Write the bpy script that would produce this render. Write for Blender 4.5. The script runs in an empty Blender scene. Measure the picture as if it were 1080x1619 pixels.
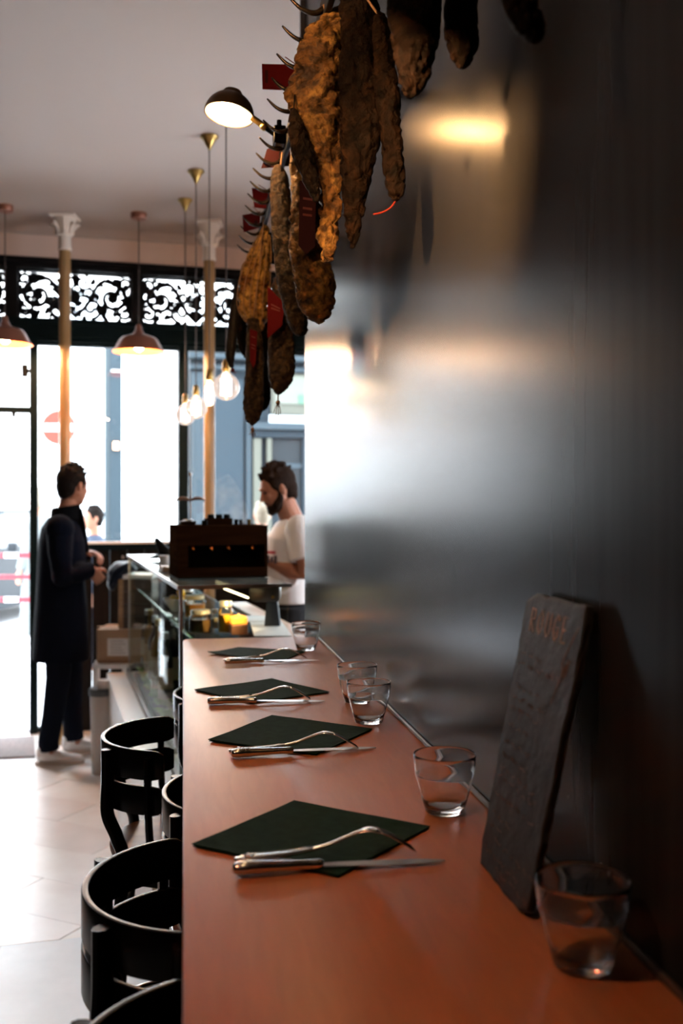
import bpy, bmesh, math, random
from mathutils import Vector, Matrix, noise as mnoise

random.seed(7)
scene = bpy.context.scene
COL = scene.collection
R = math.radians

# ------------------------------------------------------------------ camera
F = 1574.0            # focal length in pixels at 1080x1619 (35 mm on 24x36)
HY = 797.0            # horizon row
YAW = math.atan(251.0 / F)
CT, ST = math.cos(YAW), math.sin(YAW)
H = 1.53              # eye height
TOP = 1.10            # bar counter top height
cam_data = bpy.data.cameras.new('camera')
cam = bpy.data.objects.new('camera', cam_data)
COL.objects.link(cam)
cam.location = (0, 0, H)
cam.rotation_euler = (math.pi / 2, 0, -YAW)
cam_data.sensor_fit = 'VERTICAL'
cam_data.sensor_height = 36.0
cam_data.sensor_width = 24.0
cam_data.lens = 36.0 * F / 1619.0
cam_data.shift_y = -(809.5 - HY) / 1619.0
cam_data.clip_start = 0.05
cam_data.clip_end = 300
cam_data.dof.use_dof = True
cam_data.dof.focus_distance = 1.85
cam_data.dof.aperture_fstop = 4.0
scene.camera = cam

# ------------------------------------------------------------------ world, exposure
world = bpy.data.worlds.new('overcast_sky')
scene.world = world
world.use_nodes = True
wn = world.node_tree.nodes
wl = world.node_tree.links
bg = wn['Background']
tc = wn.new('ShaderNodeTexCoord')
sx = wn.new('ShaderNodeSeparateXYZ')
rp = wn.new('ShaderNodeValToRGB')
wl.new(tc.outputs['Generated'], sx.inputs[0])
wl.new(sx.outputs['Z'], rp.inputs[0])
rp.color_ramp.elements[0].position = 0.0
rp.color_ramp.elements[0].color = (0.86, 0.93, 1.0, 1)
rp.color_ramp.elements[1].position = 0.8
rp.color_ramp.elements[1].color = (0.80, 0.90, 1.0, 1)
wl.new(rp.outputs[0], bg.inputs['Color'])
bg.inputs['Strength'].default_value = 7.0
scene.view_settings.view_transform = 'Standard'
scene.view_settings.look = 'None'
scene.view_settings.gamma = 1
scene.view_settings.use_curve_mapping = False
scene.view_settings.exposure = 1.45
scene.cycles.max_bounces = 10
scene.cycles.diffuse_bounces = 5
scene.cycles.glossy_bounces = 5
scene.cycles.transmission_bounces = 10
scene.cycles.transparent_max_bounces = 16
scene.cycles.sample_clamp_indirect = 6.0
scene.cycles.caustics_reflective = False
scene.cycles.caustics_refractive = False
scene.cycles.use_denoising = True

# ------------------------------------------------------------------ pixel to world
def ray(px, py):
    a = (px - 540) / F
    b = (HY - py) / F
    return Vector((ST + CT * a, CT - ST * a, b))
def at_d(px, py, d):
    """point seen at a pixel, at depth d along the lens axis"""
    return Vector((0, 0, H)) + ray(px, py) * d
def at_z(px, py, z):
    return at_d(px, py, (z - H) / ray(px, py).z)
def at_x(px, py, x):
    r = ray(px, py)
    return at_d(px, py, x / r.x)
def ctr(px, py):
    return at_z(px, py, TOP)

# facade frame: along u (to the right, receding a little), n points to the street
SK = R(6.0)
FU = Vector((math.cos(SK), math.sin(SK), 0))
FN = Vector((-math.sin(SK), math.cos(SK), 0))
F0 = at_z(52, 1157, 0.0)
def fac(px, py, off=0.0):
    """(u, z) on the facade plane seen at a pixel"""
    r = ray(px, py)
    o = F0 + FN * off
    t = o.dot(FN) / r.dot(FN)
    p = Vector((0, 0, H)) + r * t
    return (p - o).dot(FU), p.z
def fp(u, off, z):
    return F0 + FU * u + FN * off + Vector((0, 0, z))

# ------------------------------------------------------------------ materials
MATS = {}
def nt(m):
    m.use_nodes = True
    return m.node_tree.nodes, m.node_tree.links, m.node_tree.nodes['Principled BSDF']
def mat(name, col, rough=0.6, metal=0.0, col2=None, scale=8.0, bump=0.0, bscale=40.0,
        stretch=(1, 1, 1), trans=0.0, ior=1.45, emit=None, estr=0.0, spec=0.5, coat=0.0, detail=5, ramp=(0.35, 0.65), rvar=0.0):
    if name in MATS:
        return MATS[name]
    m = bpy.data.materials.new(name)
    n, l, p = nt(m)
    p.inputs['Base Color'].default_value = (*col, 1)
    p.inputs['Roughness'].default_value = rough
    p.inputs['Metallic'].default_value = metal
    p.inputs['IOR'].default_value = ior
    p.inputs['Transmission Weight'].default_value = trans
    p.inputs['Specular IOR Level'].default_value = spec
    p.inputs['Coat Weight'].default_value = coat
    if emit:
        p.inputs['Emission Color'].default_value = (*emit, 1)
        p.inputs['Emission Strength'].default_value = estr
    if col2 or bump or rvar:
        t = n.new('ShaderNodeTexCoord')
        mp = n.new('ShaderNodeMapping')
        mp.inputs['Scale'].default_value = stretch
        l.new(t.outputs['Object'], mp.inputs[0])
    if col2 or rvar:
        nz = n.new('ShaderNodeTexNoise')
        nz.inputs['Scale'].default_value = scale
        nz.inputs['Detail'].default_value = detail
        l.new(mp.outputs[0], nz.inputs['Vector'])
    if col2:
        cr = n.new('ShaderNodeValToRGB')
        cr.color_ramp.elements[0].position = ramp[0]
        cr.color_ramp.elements[1].position = ramp[1]
        cr.color_ramp.elements[0].color = (*col, 1)
        cr.color_ramp.elements[1].color = (*col2, 1)
        l.new(nz.outputs['Fac'], cr.inputs[0])
        l.new(cr.outputs[0], p.inputs['Base Color'])
    if rvar:
        mr = n.new('ShaderNodeMapRange')
        mr.inputs['To Min'].default_value = rough - rvar
        mr.inputs['To Max'].default_value = rough + rvar
        l.new(nz.outputs['Fac'], mr.inputs['Value'])
        l.new(mr.outputs[0], p.inputs['Roughness'])
    if bump:
        nb = n.new('ShaderNodeTexNoise')
        nb.inputs['Scale'].default_value = bscale
        nb.inputs['Detail'].default_value = 5
        l.new(mp.outputs[0], nb.inputs['Vector'])
        b = n.new('ShaderNodeBump')
        b.inputs['Strength'].default_value = bump
        b.inputs['Distance'].default_value = 0.01
        l.new(nb.outputs['Fac'], b.inputs['Height'])
        l.new(b.outputs[0], p.inputs['Normal'])
    MATS[name] = m
    return m

def pane_mat(name, tint=(1, 1, 1), base=1.45, rough=0.0, refl=1.0):
    """thin flat glass: clear, with Fresnel reflections"""
    if name in MATS:
        return MATS[name]
    m = bpy.data.materials.new(name)
    m.use_nodes = True
    n, l = m.node_tree.nodes, m.node_tree.links
    n.clear()
    out = n.new('ShaderNodeOutputMaterial')
    tr = n.new('ShaderNodeBsdfTransparent')
    tr.inputs[0].default_value = (*tint, 1)
    gl = n.new('ShaderNodeBsdfGlossy')
    gl.inputs['Roughness'].default_value = rough
    fr = n.new('ShaderNodeFresnel')
    fr.inputs[0].default_value = base
    mx = n.new('ShaderNodeMixShader')
    mu = n.new('ShaderNodeMath'); mu.operation = 'MULTIPLY'; mu.inputs[1].default_value = refl
    l.new(fr.outputs[0], mu.inputs[0])
    l.new(mu.outputs[0], mx.inputs[0])
    l.new(tr.outputs[0], mx.inputs[1])
    l.new(gl.outputs[0], mx.inputs[2])
    l.new(mx.outputs[0], out.inputs[0])
    MATS[name] = m
    return m

# ------------------------------------------------------------------ mesh builder
BASE = {}     # object name -> world origin of its thing
class MB:
    def __init__(s):
        s.v = []; s.f = []
    def add(s, vs, fs):
        o = len(s.v)
        s.v += [Vector(v) for v in vs]
        s.f += [tuple(i + o for i in f) for f in fs]
        return s
    def box(s, c, size, rz=0.0, M=None):
        x, y, z = [k / 2 for k in size]
        vs = [Vector((a * x, b * y, d * z)) for d in (-1, 1) for b in (-1, 1) for a in (-1, 1)]
        m = M if M else Matrix.Rotation(rz, 3, 'Z')
        vs = [m @ v + Vector(c) for v in vs]
        return s.add(vs, [(0, 2, 3, 1), (4, 5, 7, 6), (0, 1, 5, 4), (2, 6, 7, 3), (0, 4, 6, 2), (1, 3, 7, 5)])
    def hexa(s, lo, hi):
        """lo, hi: 4 points each"""
        return s.add(list(lo) + list(hi), [(3, 2, 1, 0), (4, 5, 6, 7), (0, 1, 5, 4), (1, 2, 6, 5), (2, 3, 7, 6), (3, 0, 4, 7)])
    def prism(s, pts, d):
        n = len(pts); d = Vector(d)
        a = [Vector(p) for p in pts]
        return s.add(a + [p + d for p in a], [tuple(range(n - 1, -1, -1)), tuple(range(n, 2 * n))] +
                     [(i, (i + 1) % n, n + (i + 1) % n, n + i) for i in range(n)])
    def tube(s, pts, rad, seg=10, flat=None, up=None, caps=True, closed=False):
        pts = [Vector(p) for p in pts]
        n = len(pts)
        if not hasattr(rad, '__len__'):
            rad = [rad] * n
        prev = None; vs = []
        for i, p in enumerate(pts):
            if closed:
                t = pts[(i + 1) % n] - pts[i - 1]
            else:
                t = pts[min(i + 1, n - 1)] - pts[max(i - 1, 0)]
            if t.length < 1e-9:
                t = Vector((0, 0, 1))
            t.normalize()
            if up is not None:
                a = Vector(up) - t * t.dot(Vector(up))
            elif prev is None:
                a = t.orthogonal()
            else:
                a = prev - t * t.dot(prev)
            if a.length < 1e-6:
                a = t.orthogonal()
            a.normalize(); prev = a
            b = t.cross(a)
            ra = rad[i]
            rx, ry = (ra if hasattr(ra, '__len__') else (ra, ra))
            for k in range(seg):
                th = 2 * math.pi * k / seg
                vs.append(p + a * math.cos(th) * rx + b * math.sin(th) * ry)
        fs = []
        for i in range(n if closed else n - 1):
            j = (i + 1) % n
            for k in range(seg):
                k2 = (k + 1) % seg
                fs.append((i * seg + k, i * seg + k2, j * seg + k2, j * seg + k))
        if caps and not closed:
            fs.append(tuple(range(seg - 1, -1, -1)))
            fs.append(tuple((n - 1) * seg + k for k in range(seg)))
        return s.add(vs, fs)
    def lathe(s, prof, c=(0, 0, 0), seg=24, M=None, closed=False):
        """prof: list of (r, z)"""
        c = Vector(c); vs = []; fs = []
        n = len(prof)
        for r, z in prof:
            for k in range(seg):
                th = 2 * math.pi * k / seg
                v = Vector((r * math.cos(th), r * math.sin(th), z))
                vs.append((M @ v if M else v) + c)
        for i in range(n if closed else n - 1):
            j = (i + 1) % n
            for k in range(seg):
                k2 = (k + 1) % seg
                fs.append((i * seg + k, i * seg + k2, j * seg + k2, j * seg + k))
        if not closed:
            if prof[0][0] > 1e-5:
                fs.append(tuple(range(seg - 1, -1, -1)))
            if prof[-1][0] > 1e-5:
                fs.append(tuple((n - 1) * seg + k for k in range(seg)))
        return s.add(vs, fs)
    def ball(s, c, r, M=None, seg=16, rings=10):
        c = Vector(c)
        if not hasattr(r, '__len__'):
            r = (r, r, r)
        vs = [Vector((0, 0, -r[2]))]
        for i in range(1, rings):
            ph = -math.pi / 2 + math.pi * i / rings
            for k in range(seg):
                th = 2 * math.pi * k / seg
                vs.append(Vector((r[0] * math.cos(ph) * math.cos(th), r[1] * math.cos(ph) * math.sin(th), r[2] * math.sin(ph))))
        vs.append(Vector((0, 0, r[2])))
        vs = [(M @ v if M else v) + c for v in vs]
        fs = []
        for k in range(seg):
            k2 = (k + 1) % seg
            fs.append((0, 1 + k2, 1 + k))
            for i in range(rings - 2):
                a = 1 + i * seg
                fs.append((a + k, a + k2, a + seg + k2, a + seg + k))
            a = 1 + (rings - 2) * seg
            fs.append((a + k, a + k2, len(vs) - 1))
        return s.add(vs, fs)
    def build(s, name, m, parent=None, smooth=False, bevel=0.0, bseg=2, origin=None, remesh=0.0, subd=0, smo=0):
        me = bpy.data.meshes.new(name)
        if parent is not None:
            org = BASE.get(parent.name, Vector((0, 0, 0)))
        elif origin is not None:
            org = Vector(origin)
        else:
            lo = [min(v[i] for v in s.v) for i in range(3)]
            hi = [max(v[i] for v in s.v) for i in range(3)]
            org = Vector(((lo[0] + hi[0]) / 2, (lo[1] + hi[1]) / 2, lo[2]))
        me.from_pydata([tuple(v - org) for v in s.v], [], s.f)
        me.validate()
        bm = bmesh.new(); bm.from_mesh(me)
        bmesh.ops.remove_doubles(bm, verts=bm.verts, dist=1e-6)
        bmesh.ops.recalc_face_normals(bm, faces=bm.faces)
        bm.to_mesh(me); bm.free()
        o = bpy.data.objects.new(name, me)
        COL.objects.link(o)
        if parent is not None:
            o.parent = parent
        else:
            o.location = org
        BASE[o.name] = org
        me.materials.append(m)
        if remesh or bevel or subd or smo:
            if remesh:
                r = o.modifiers.new('r', 'REMESH'); r.mode = 'VOXEL'; r.voxel_size = remesh; r.use_smooth_shade = True
            if smo:
                q = o.modifiers.new('s', 'SMOOTH'); q.iterations = smo; q.factor = 0.5
            if bevel:
                b = o.modifiers.new('b', 'BEVEL'); b.width = bevel; b.segments = bseg; b.limit_method = 'ANGLE'; b.angle_limit = R(30)
            if subd:
                b = o.modifiers.new('u', 'SUBSURF'); b.levels = subd; b.render_levels = subd
            dg = bpy.context.evaluated_depsgraph_get()
            me2 = bpy.data.meshes.new_from_object(o.evaluated_get(dg))
            me2.name = name
            o.modifiers.clear()
            o.data = me2
            me = me2
            if not me.materials:
                me.materials.append(m)
        if smooth:
            for p in me.polygons:
                p.use_smooth = True
            if smooth != 'all' and not remesh:
                try:
                    me.set_sharp_from_angle(angle=R(40))
                except Exception:
                    pass
        return o

def thing(name, loc, label, cat, group=None):
    o = bpy.data.objects.new(name, None)
    o.empty_display_size = 0.05
    COL.objects.link(o)
    o.location = loc
    BASE[o.name] = Vector(loc)
    o['label'] = label; o['category'] = cat
    if group:
        o['group'] = group
    return o
def tag(o, label, cat, group=None):
    o['label'] = label; o['category'] = cat
    if group:
        o['group'] = group
    return o
def structure(name, mb, m, parent=None, **k):
    o = mb.build(name, m, parent, **k)
    if parent is None:
        o['kind'] = 'structure'
    return o
def struct_empty(name, loc=(0, 0, 0)):
    o = bpy.data.objects.new(name, None); COL.objects.link(o)
    o.location = loc; BASE[o.name] = Vector(loc)
    o['kind'] = 'structure'
    return o
def copy_tree(o, parent=None):
    c = o.copy(); COL.objects.link(c)
    if parent is not None:
        c.parent = parent
        c.matrix_parent_inverse = o.matrix_parent_inverse.copy()
    for ch in list(o.children):
        copy_tree(ch, c)
    return c
def catmull(P, n=8):
    P = [Vector(p) for p in P]
    out = []
    for i in range(len(P) - 1):
        p0 = P[max(i - 1, 0)]; p1 = P[i]; p2 = P[i + 1]; p3 = P[min(i + 2, len(P) - 1)]
        for k in range(n):
            t = k / n
            out.append(0.5 * ((2 * p1) + (-p0 + p2) * t + (2 * p0 - 5 * p1 + 4 * p2 - p3) * t * t + (-p0 + 3 * p1 - 3 * p2 + p3) * t ** 3))
    out.append(P[-1])
    return out
def catf(xs, n=8):
    return [v.x for v in catmull([(x, 0, 0) for x in xs], n)]

# ------------------------------------------------------------------ material set
M_black = mat('black_lacquer', (0.002, 0.002, 0.0025), 0.25, spec=0.18)
M_seat = mat('seat_wood', (0.16, 0.055, 0.02), 0.4, spec=.25, col2=(0.2, 0.08, 0.03), scale=6, stretch=(1, 8, 1))
M_frame = mat('dark_green_frame_paint', (0.003, 0.010, 0.012), 0.5, spec=0.12)
M_iron = mat('black_iron', (0.006, 0.006, 0.007), 0.5, spec=0.15)
M_plaster = mat('cream_pink_plaster', (0.76, 0.58, 0.50), 0.8, bump=0.05, bscale=12)
M_ceil = mat('ceiling_plaster', (0.38, 0.30, 0.262), 0.6, bump=0.06, bscale=5)
M_capital = mat('white_plaster_mould', (0.78, 0.70, 0.64), 0.7)
M_column = mat('gilded_tan_paint', (0.30, 0.18, 0.075), 0.38, col2=(0.36, 0.22, 0.1), scale=3, coat=0.2)
M_chrome = mat('polished_steel', (0.72, 0.72, 0.72), 0.14, 1.0)
M_steel = mat('brushed_steel', (0.45, 0.44, 0.43), 0.3, 1.0)
M_brass = mat('aged_brass', (0.36, 0.24, 0.08), 0.3, 1.0)
M_copper = mat('copper_shade_outside', (0.30, 0.13, 0.09), 0.42, 0.6)
M_copper_in = mat('copper_shade_inside', (0.90, 0.17, 0.06), 0.45, 0.2)
M_cable = mat('brown_cable', (0.05, 0.035, 0.03), 0.6)
M_red = mat('red_card', (0.11, 0.003, 0.005), 0.7, spec=.12)
M_reddk = mat('dark_red_card', (0.035, 0.003, 0.005), 0.7, spec=.2)
M_print = mat('faded_print', (0.20, 0.06, 0.055), 0.8, spec=.1)
M_string = mat('butcher_string', (0.35, 0.2, 0.11), 0.8)
M_redstr = mat('red_string', (0.13, 0.012, 0.006), 0.8, spec=.1)
M_napkin = mat('dark_green_paper', (0.005, 0.020, 0.009), 0.9, spec=0.08, col2=(0.008, 0.030, 0.013), scale=60, bump=0.15, bscale=400)
M_white = mat('white_paint', (0.72, 0.70, 0.68), 0.5)
M_paper = mat('white_paper', (0.8, 0.8, 0.8), 0.7)
M_card = mat('cardboard', (0.38, 0.24, 0.15), 0.8, col2=(0.42, 0.27, 0.17), scale=5)
M_crate = mat('pale_wood', (0.25, 0.14, 0.07), 0.6, col2=(0.34, 0.2, 0.1), scale=4, stretch=(1, 1, 9))
M_dkwood = mat('dark_panel', (0.006, 0.004, 0.0035), 0.55, spec=0.12, col2=(0.010, 0.007, 0.005), scale=4, stretch=(8, 8, 1))
M_oven = mat('brown_wood_box', (0.036, 0.018, 0.009), 0.8, spec=0.0, col2=(0.025, 0.012, 0.006), scale=5, stretch=(1, 1, 10))
M_dark = mat('matt_black', (0.003, 0.003, 0.003), 0.6, spec=.1)
M_greyplastic = mat('grey_plastic', (0.10, 0.12, 0.13), 0.5)
M_skin = mat('skin', (0.33, 0.145, 0.09), 0.55, spec=.3, col2=(0.38, 0.17, 0.11), scale=9)
M_hair = mat('dark_hair', (0.008, 0.005, 0.004), 0.8, spec=.1, bump=0.8, bscale=60)
M_hairb = mat('brown_hair', (0.016, 0.008, 0.005), 0.8, spec=.1, bump=0.8, bscale=60)
M_hairw = mat('white_blond_hair', (0.1820, 0.1505, 0.1050), 0.7, bump=0.6, bscale=50)
M_coat = mat('navy_wool', (0.002, 0.0032, 0.009), 0.95, spec=0.1, bump=0.2, bscale=90)
M_scarf = mat('black_wool', (0.003, 0.003, 0.004), 0.95, spec=0.1)
M_jeans = mat('dark_denim', (0.003, 0.0045, 0.010), 0.9, spec=0.1)
M_trous = mat('black_trousers', (0.006, 0.006, 0.008), 0.85)
M_tee = mat('white_cotton', (0.78, 0.75, 0.74), 0.85, bump=0.1, bscale=25)
M_shoe = mat('pale_leather', (0.60, 0.55, 0.52), 0.5)
M_sole = mat('rubber_sole', (0.45, 0.36, 0.3), 0.7)
M_pane = pane_mat('window_glass')
M_vit = pane_mat('vitrine_glass', (0.95, 0.98, 0.96), base=1.3, refl=0.22)
M_edge = mat('green_glass_edge', (0.10, 0.28, 0.19), 0.15)
M_glass = mat('clear_glass', (1, 1, 1), 0.0, trans=1.0, ior=1.45)

# counter: reddish varnished wood
def counter_mat():
    m = bpy.data.materials.new('varnished_counter_wood')
    n, l, p = nt(m)
    t = n.new('ShaderNodeTexCoord'); mp = n.new('ShaderNodeMapping')
    mp.inputs['Scale'].default_value = (1, 1, 1)
    l.new(t.outputs['Object'], mp.inputs[0])
    a = n.new('ShaderNodeTexNoise'); a.inputs['Scale'].default_value = 2.2; a.inputs['Detail'].default_value = 6; a.inputs['Distortion'].default_value = 1.5
    l.new(mp.outputs[0], a.inputs['Vector'])
    mp2 = n.new('ShaderNodeMapping'); mp2.inputs['Scale'].default_value = (14, 1.6, 5)
    l.new(t.outputs['Object'], mp2.inputs[0])
    g = n.new('ShaderNodeTexNoise'); g.inputs['Scale'].default_value = 5; g.inputs['Detail'].default_value = 8; g.inputs['Distortion'].default_value = 0.8
    l.new(mp2.outputs[0], g.inputs['Vector'])
    mx = n.new('ShaderNodeMath'); mx.operation = 'ADD'
    l.new(a.outputs['Fac'], mx.inputs[0]); l.new(g.outputs['Fac'], mx.inputs[1])
    cr = n.new('ShaderNodeValToRGB')
    cr.color_ramp.elements[0].position = 0.35; cr.color_ramp.elements[0].color = (0.45, 0.150, 0.058, 1)
    cr.color_ramp.elements[1].position = 0.70; cr.color_ramp.elements[1].color = (0.55, 0.20, 0.082, 1)
    hm = n.new('ShaderNodeMath'); hm.operation = 'MULTIPLY'; hm.inputs[1].default_value = 0.5
    l.new(mx.outputs[0], hm.inputs[0]); l.new(hm.outputs[0], cr.inputs[0])
    l.new(cr.outputs[0], p.inputs['Base Color'])
    mr = n.new('ShaderNodeMapRange'); mr.inputs['To Min'].default_value = 0.30; mr.inputs['To Max'].default_value = 0.46
    l.new(a.outputs['Fac'], mr.inputs['Value']); l.new(mr.outputs[0], p.inputs['Roughness'])
    b = n.new('ShaderNodeBump'); b.inputs['Strength'].default_value = 0.04; b.inputs['Distance'].default_value = 0.002
    l.new(g.outputs['Fac'], b.inputs['Height']); l.new(b.outputs[0], p.inputs['Normal'])
    p.inputs['Specular IOR Level'].default_value = 0.28
    return m
M_counter = counter_mat()

# wall: dark grey oil paint brushed vertically, with a few knocks and scuffs
def wall_mat():
    m = bpy.data.materials.new('dark_grey_gloss_paint')
    n, l, p = nt(m)
    t = n.new('ShaderNodeTexCoord')
    geo = n.new('ShaderNodeNewGeometry')
    mp = n.new('ShaderNodeMapping'); mp.inputs['Scale'].default_value = (1, 9, 0.5)
    l.new(geo.outputs['Position'], mp.inputs[0])
    a = n.new('ShaderNodeTexNoise'); a.inputs['Scale'].default_value = 5; a.inputs['Detail'].default_value = 7
    l.new(mp.outputs[0], a.inputs['Vector'])
    cr = n.new('ShaderNodeValToRGB')
    cr.color_ramp.elements[0].position = 0.3; cr.color_ramp.elements[0].color = (0.014, 0.014, 0.0145, 1)
    cr.color_ramp.elements[1].position = 0.7; cr.color_ramp.elements[1].color = (0.020, 0.020, 0.0205, 1)
    l.new(a.outputs['Fac'], cr.inputs[0])
    # small pale scuffs low on the wall
    sc = n.new('ShaderNodeTexVoronoi'); sc.inputs['Scale'].default_value = 26
    mp3 = n.new('ShaderNodeMapping'); mp3.inputs['Scale'].default_value = (1, 2.2, 0.8)
    l.new(geo.outputs['Position'], mp3.inputs[0]); l.new(mp3.outputs[0], sc.inputs['Vector'])
    lt = n.new('ShaderNodeMath'); lt.operation = 'LESS_THAN'; lt.inputs[1].default_value = 0.045
    l.new(sc.outputs['Distance'], lt.inputs[0])
    sz = n.new('ShaderNodeSeparateXYZ'); l.new(geo.outputs['Position'], sz.inputs[0])
    lowm = n.new('ShaderNodeMath'); lowm.operation = 'LESS_THAN'; lowm.inputs[1].default_value = 1.32
    l.new(sz.outputs['Z'], lowm.inputs[0])
    nm = n.new('ShaderNodeTexNoise'); nm.inputs['Scale'].default_value = 7
    l.new(geo.outputs['Position'], nm.inputs['Vector'])
    gt = n.new('ShaderNodeMath'); gt.operation = 'GREATER_THAN'; gt.inputs[1].default_value = 0.54
    l.new(nm.outputs['Fac'], gt.inputs[0])
    m1 = n.new('ShaderNodeMath'); m1.operation = 'MULTIPLY'; l.new(lt.outputs[0], m1.inputs[0]); l.new(lowm.outputs[0], m1.inputs[1])
    m2 = n.new('ShaderNodeMath'); m2.operation = 'MULTIPLY'; l.new(m1.outputs[0], m2.inputs[0]); l.new(gt.outputs[0], m2.inputs[1])
    mixc = n.new('ShaderNodeMix'); mixc.data_type = 'RGBA'
    mixc.inputs[7].default_value = (0.3, 0.29, 0.28, 1)
    l.new(m2.outputs[0], mixc.inputs[0]); l.new(cr.outputs[0], mixc.inputs[6])
    last = mixc.outputs[2]
    # dark knocks at fixed places
    for (px, py, ry, rz) in ((718, 903, 0.010, 0.011), (721, 914, 0.006, 0.010), (765, 654, 0.006, 0.0035)):
        q = at_x(px, py, 0.43)
        vm = n.new('ShaderNodeVectorMath'); vm.operation = 'SUBTRACT'; vm.inputs[1].default_value = q
        l.new(geo.outputs['Position'], vm.inputs[0])
        vs = n.new('ShaderNodeVectorMath'); vs.operation = 'MULTIPLY'; vs.inputs[1].default_value = (0, 1 / ry, 1 / rz)
        l.new(vm.outputs[0], vs.inputs[0])
        ln = n.new('ShaderNodeVectorMath'); ln.operation = 'LENGTH'; l.new(vs.outputs[0], ln.inputs[0])
        q2 = n.new('ShaderNodeMath'); q2.operation = 'LESS_THAN'; q2.inputs[1].default_value = 1.0
        l.new(ln.outputs['Value'], q2.inputs[0])
        mk = n.new('ShaderNodeMix'); mk.data_type = 'RGBA'; mk.inputs[7].default_value = (0.006, 0.006, 0.006, 1)
        l.new(q2.outputs[0], mk.inputs[0]); l.new(last, mk.inputs[6]); last = mk.outputs[2]
    l.new(last, p.inputs['Base Color'])
    mr = n.new('ShaderNodeMapRange'); mr.inputs['To Min'].default_value = 0.235; mr.inputs['To Max'].default_value = 0.25
    l.new(a.outputs['Fac'], mr.inputs['Value']); l.new(mr.outputs[0], p.inputs['Roughness'])
    p.inputs['Specular IOR Level'].default_value = 0.05
    return m
M_wall = wall_mat()

def ham_mat(name, c1, c2, c3, sc=14, bump=0.9, spec=0.3):
    m = bpy.data.materials.new(name); MATS[name] = m
    n, l, p = nt(m)
    t = n.new('ShaderNodeTexCoord')
    a = n.new('ShaderNodeTexNoise'); a.inputs['Scale'].default_value = sc; a.inputs['Detail'].default_value = 8; a.inputs['Roughness'].default_value = 0.65
    a.inputs['Distortion'].default_value = 1.2
    l.new(t.outputs['Object'], a.inputs['Vector'])
    cr = n.new('ShaderNodeValToRGB')
    e = cr.color_ramp.elements
    e[0].position = 0.34; e[0].color = (*c1, 1)  # dark end follows the bump's hollows, crevice shade in the colour
    e[1].position = 0.68; e[1].color = (*c3, 1)
    k = e.new(0.5); k.color = (*c2, 1)
    l.new(a.outputs['Fac'], cr.inputs[0]); l.new(cr.outputs[0], p.inputs['Base Color'])
    p.inputs['Roughness'].default_value = 0.55
    p.inputs['Specular IOR Level'].default_value = spec
    b = n.new('ShaderNodeBump'); b.inputs['Strength'].default_value = bump; b.inputs['Distance'].default_value = 0.02
    l.new(a.outputs['Fac'], b.inputs['Height'])
    v = n.new('ShaderNodeTexVoronoi'); v.inputs['Scale'].default_value = 75; v.feature = 'SMOOTH_F1'
    wn_ = n.new('ShaderNodeTexNoise'); wn_.inputs['Scale'].default_value = 30
    l.new(t.outputs['Object'], wn_.inputs['Vector'])
    ad = n.new('ShaderNodeMix'); ad.data_type = 'RGBA'; ad.blend_type = 'ADD'; ad.inputs[0].default_value = 0.05
    l.new(t.outputs['Object'], ad.inputs[6]); l.new(wn_.outputs['Color'], ad.inputs[7]); l.new(ad.outputs[2], v.inputs['Vector'])
    b2 = n.new('ShaderNodeBump'); b2.inputs['Strength'].default_value = 0.8; b2.inputs['Distance'].default_value = 0.006; b2.invert = True
    l.new(v.outputs['Distance'], b2.inputs['Height']); l.new(b.outputs[0], b2.inputs['Normal']); l.new(b2.outputs[0], p.inputs['Normal'])
    # speckle: mottled crust, with crevice shade put into the colour
    sp_ = n.new('ShaderNodeTexNoise'); sp_.inputs['Scale'].default_value = 70; sp_.inputs['Detail'].default_value = 4
    l.new(t.outputs['Object'], sp_.inputs['Vector'])
    rm = n.new('ShaderNodeMapRange'); rm.inputs['From Min'].default_value = .36; rm.inputs['From Max'].default_value = .56; rm.inputs['To Min'].default_value = .30
    l.new(sp_.outputs['Fac'], rm.inputs['Value'])
    ml = n.new('ShaderNodeMix'); ml.data_type = 'RGBA'; ml.blend_type = 'MULTIPLY'; ml.inputs[0].default_value = 1.0
    l.new(cr.outputs[0], ml.inputs[6]); l.new(rm.outputs[0], ml.inputs[7]); l.new(ml.outputs[2], p.inputs['Base Color'])
    return m
M_ham = ham_mat('cured_ham_rind', (0.03, 0.011, 0.003), (0.20, 0.09, 0.02), (0.46, 0.25, 0.06))
M_hamfat = ham_mat('yellow_fat_ham', (0.25, 0.09, 0.018), (0.66, 0.36, 0.09), (0.82, 0.52, 0.18), 10)
M_hamdk = ham_mat('dark_smoked_ham', (0.006, 0.003, 0.002), (0.014, 0.007, 0.004), (0.035, 0.016, 0.007), spec=0.12)
M_pepper = ham_mat('peppered_ham_crust', (0.022, 0.012, 0.006), (0.075, 0.04, 0.018), (0.13, 0.075, 0.03), 45, 0.7)

# ------------------------------------------------------------------ room shell
WX = 0.43             # face of the long dark wall
CEIL = 3.37
WEND = 3.53
LX, RX, BY = -2.3, 2.2, -2.6

mb = MB(); mb.box(((LX + RX) / 2, 2.6, -0.11), (RX - LX + 1, 11, 0.15))
floor = structure('floor', mb, mat('floor_screed', (0.18, 0.16, 0.15), 0.8))
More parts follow.
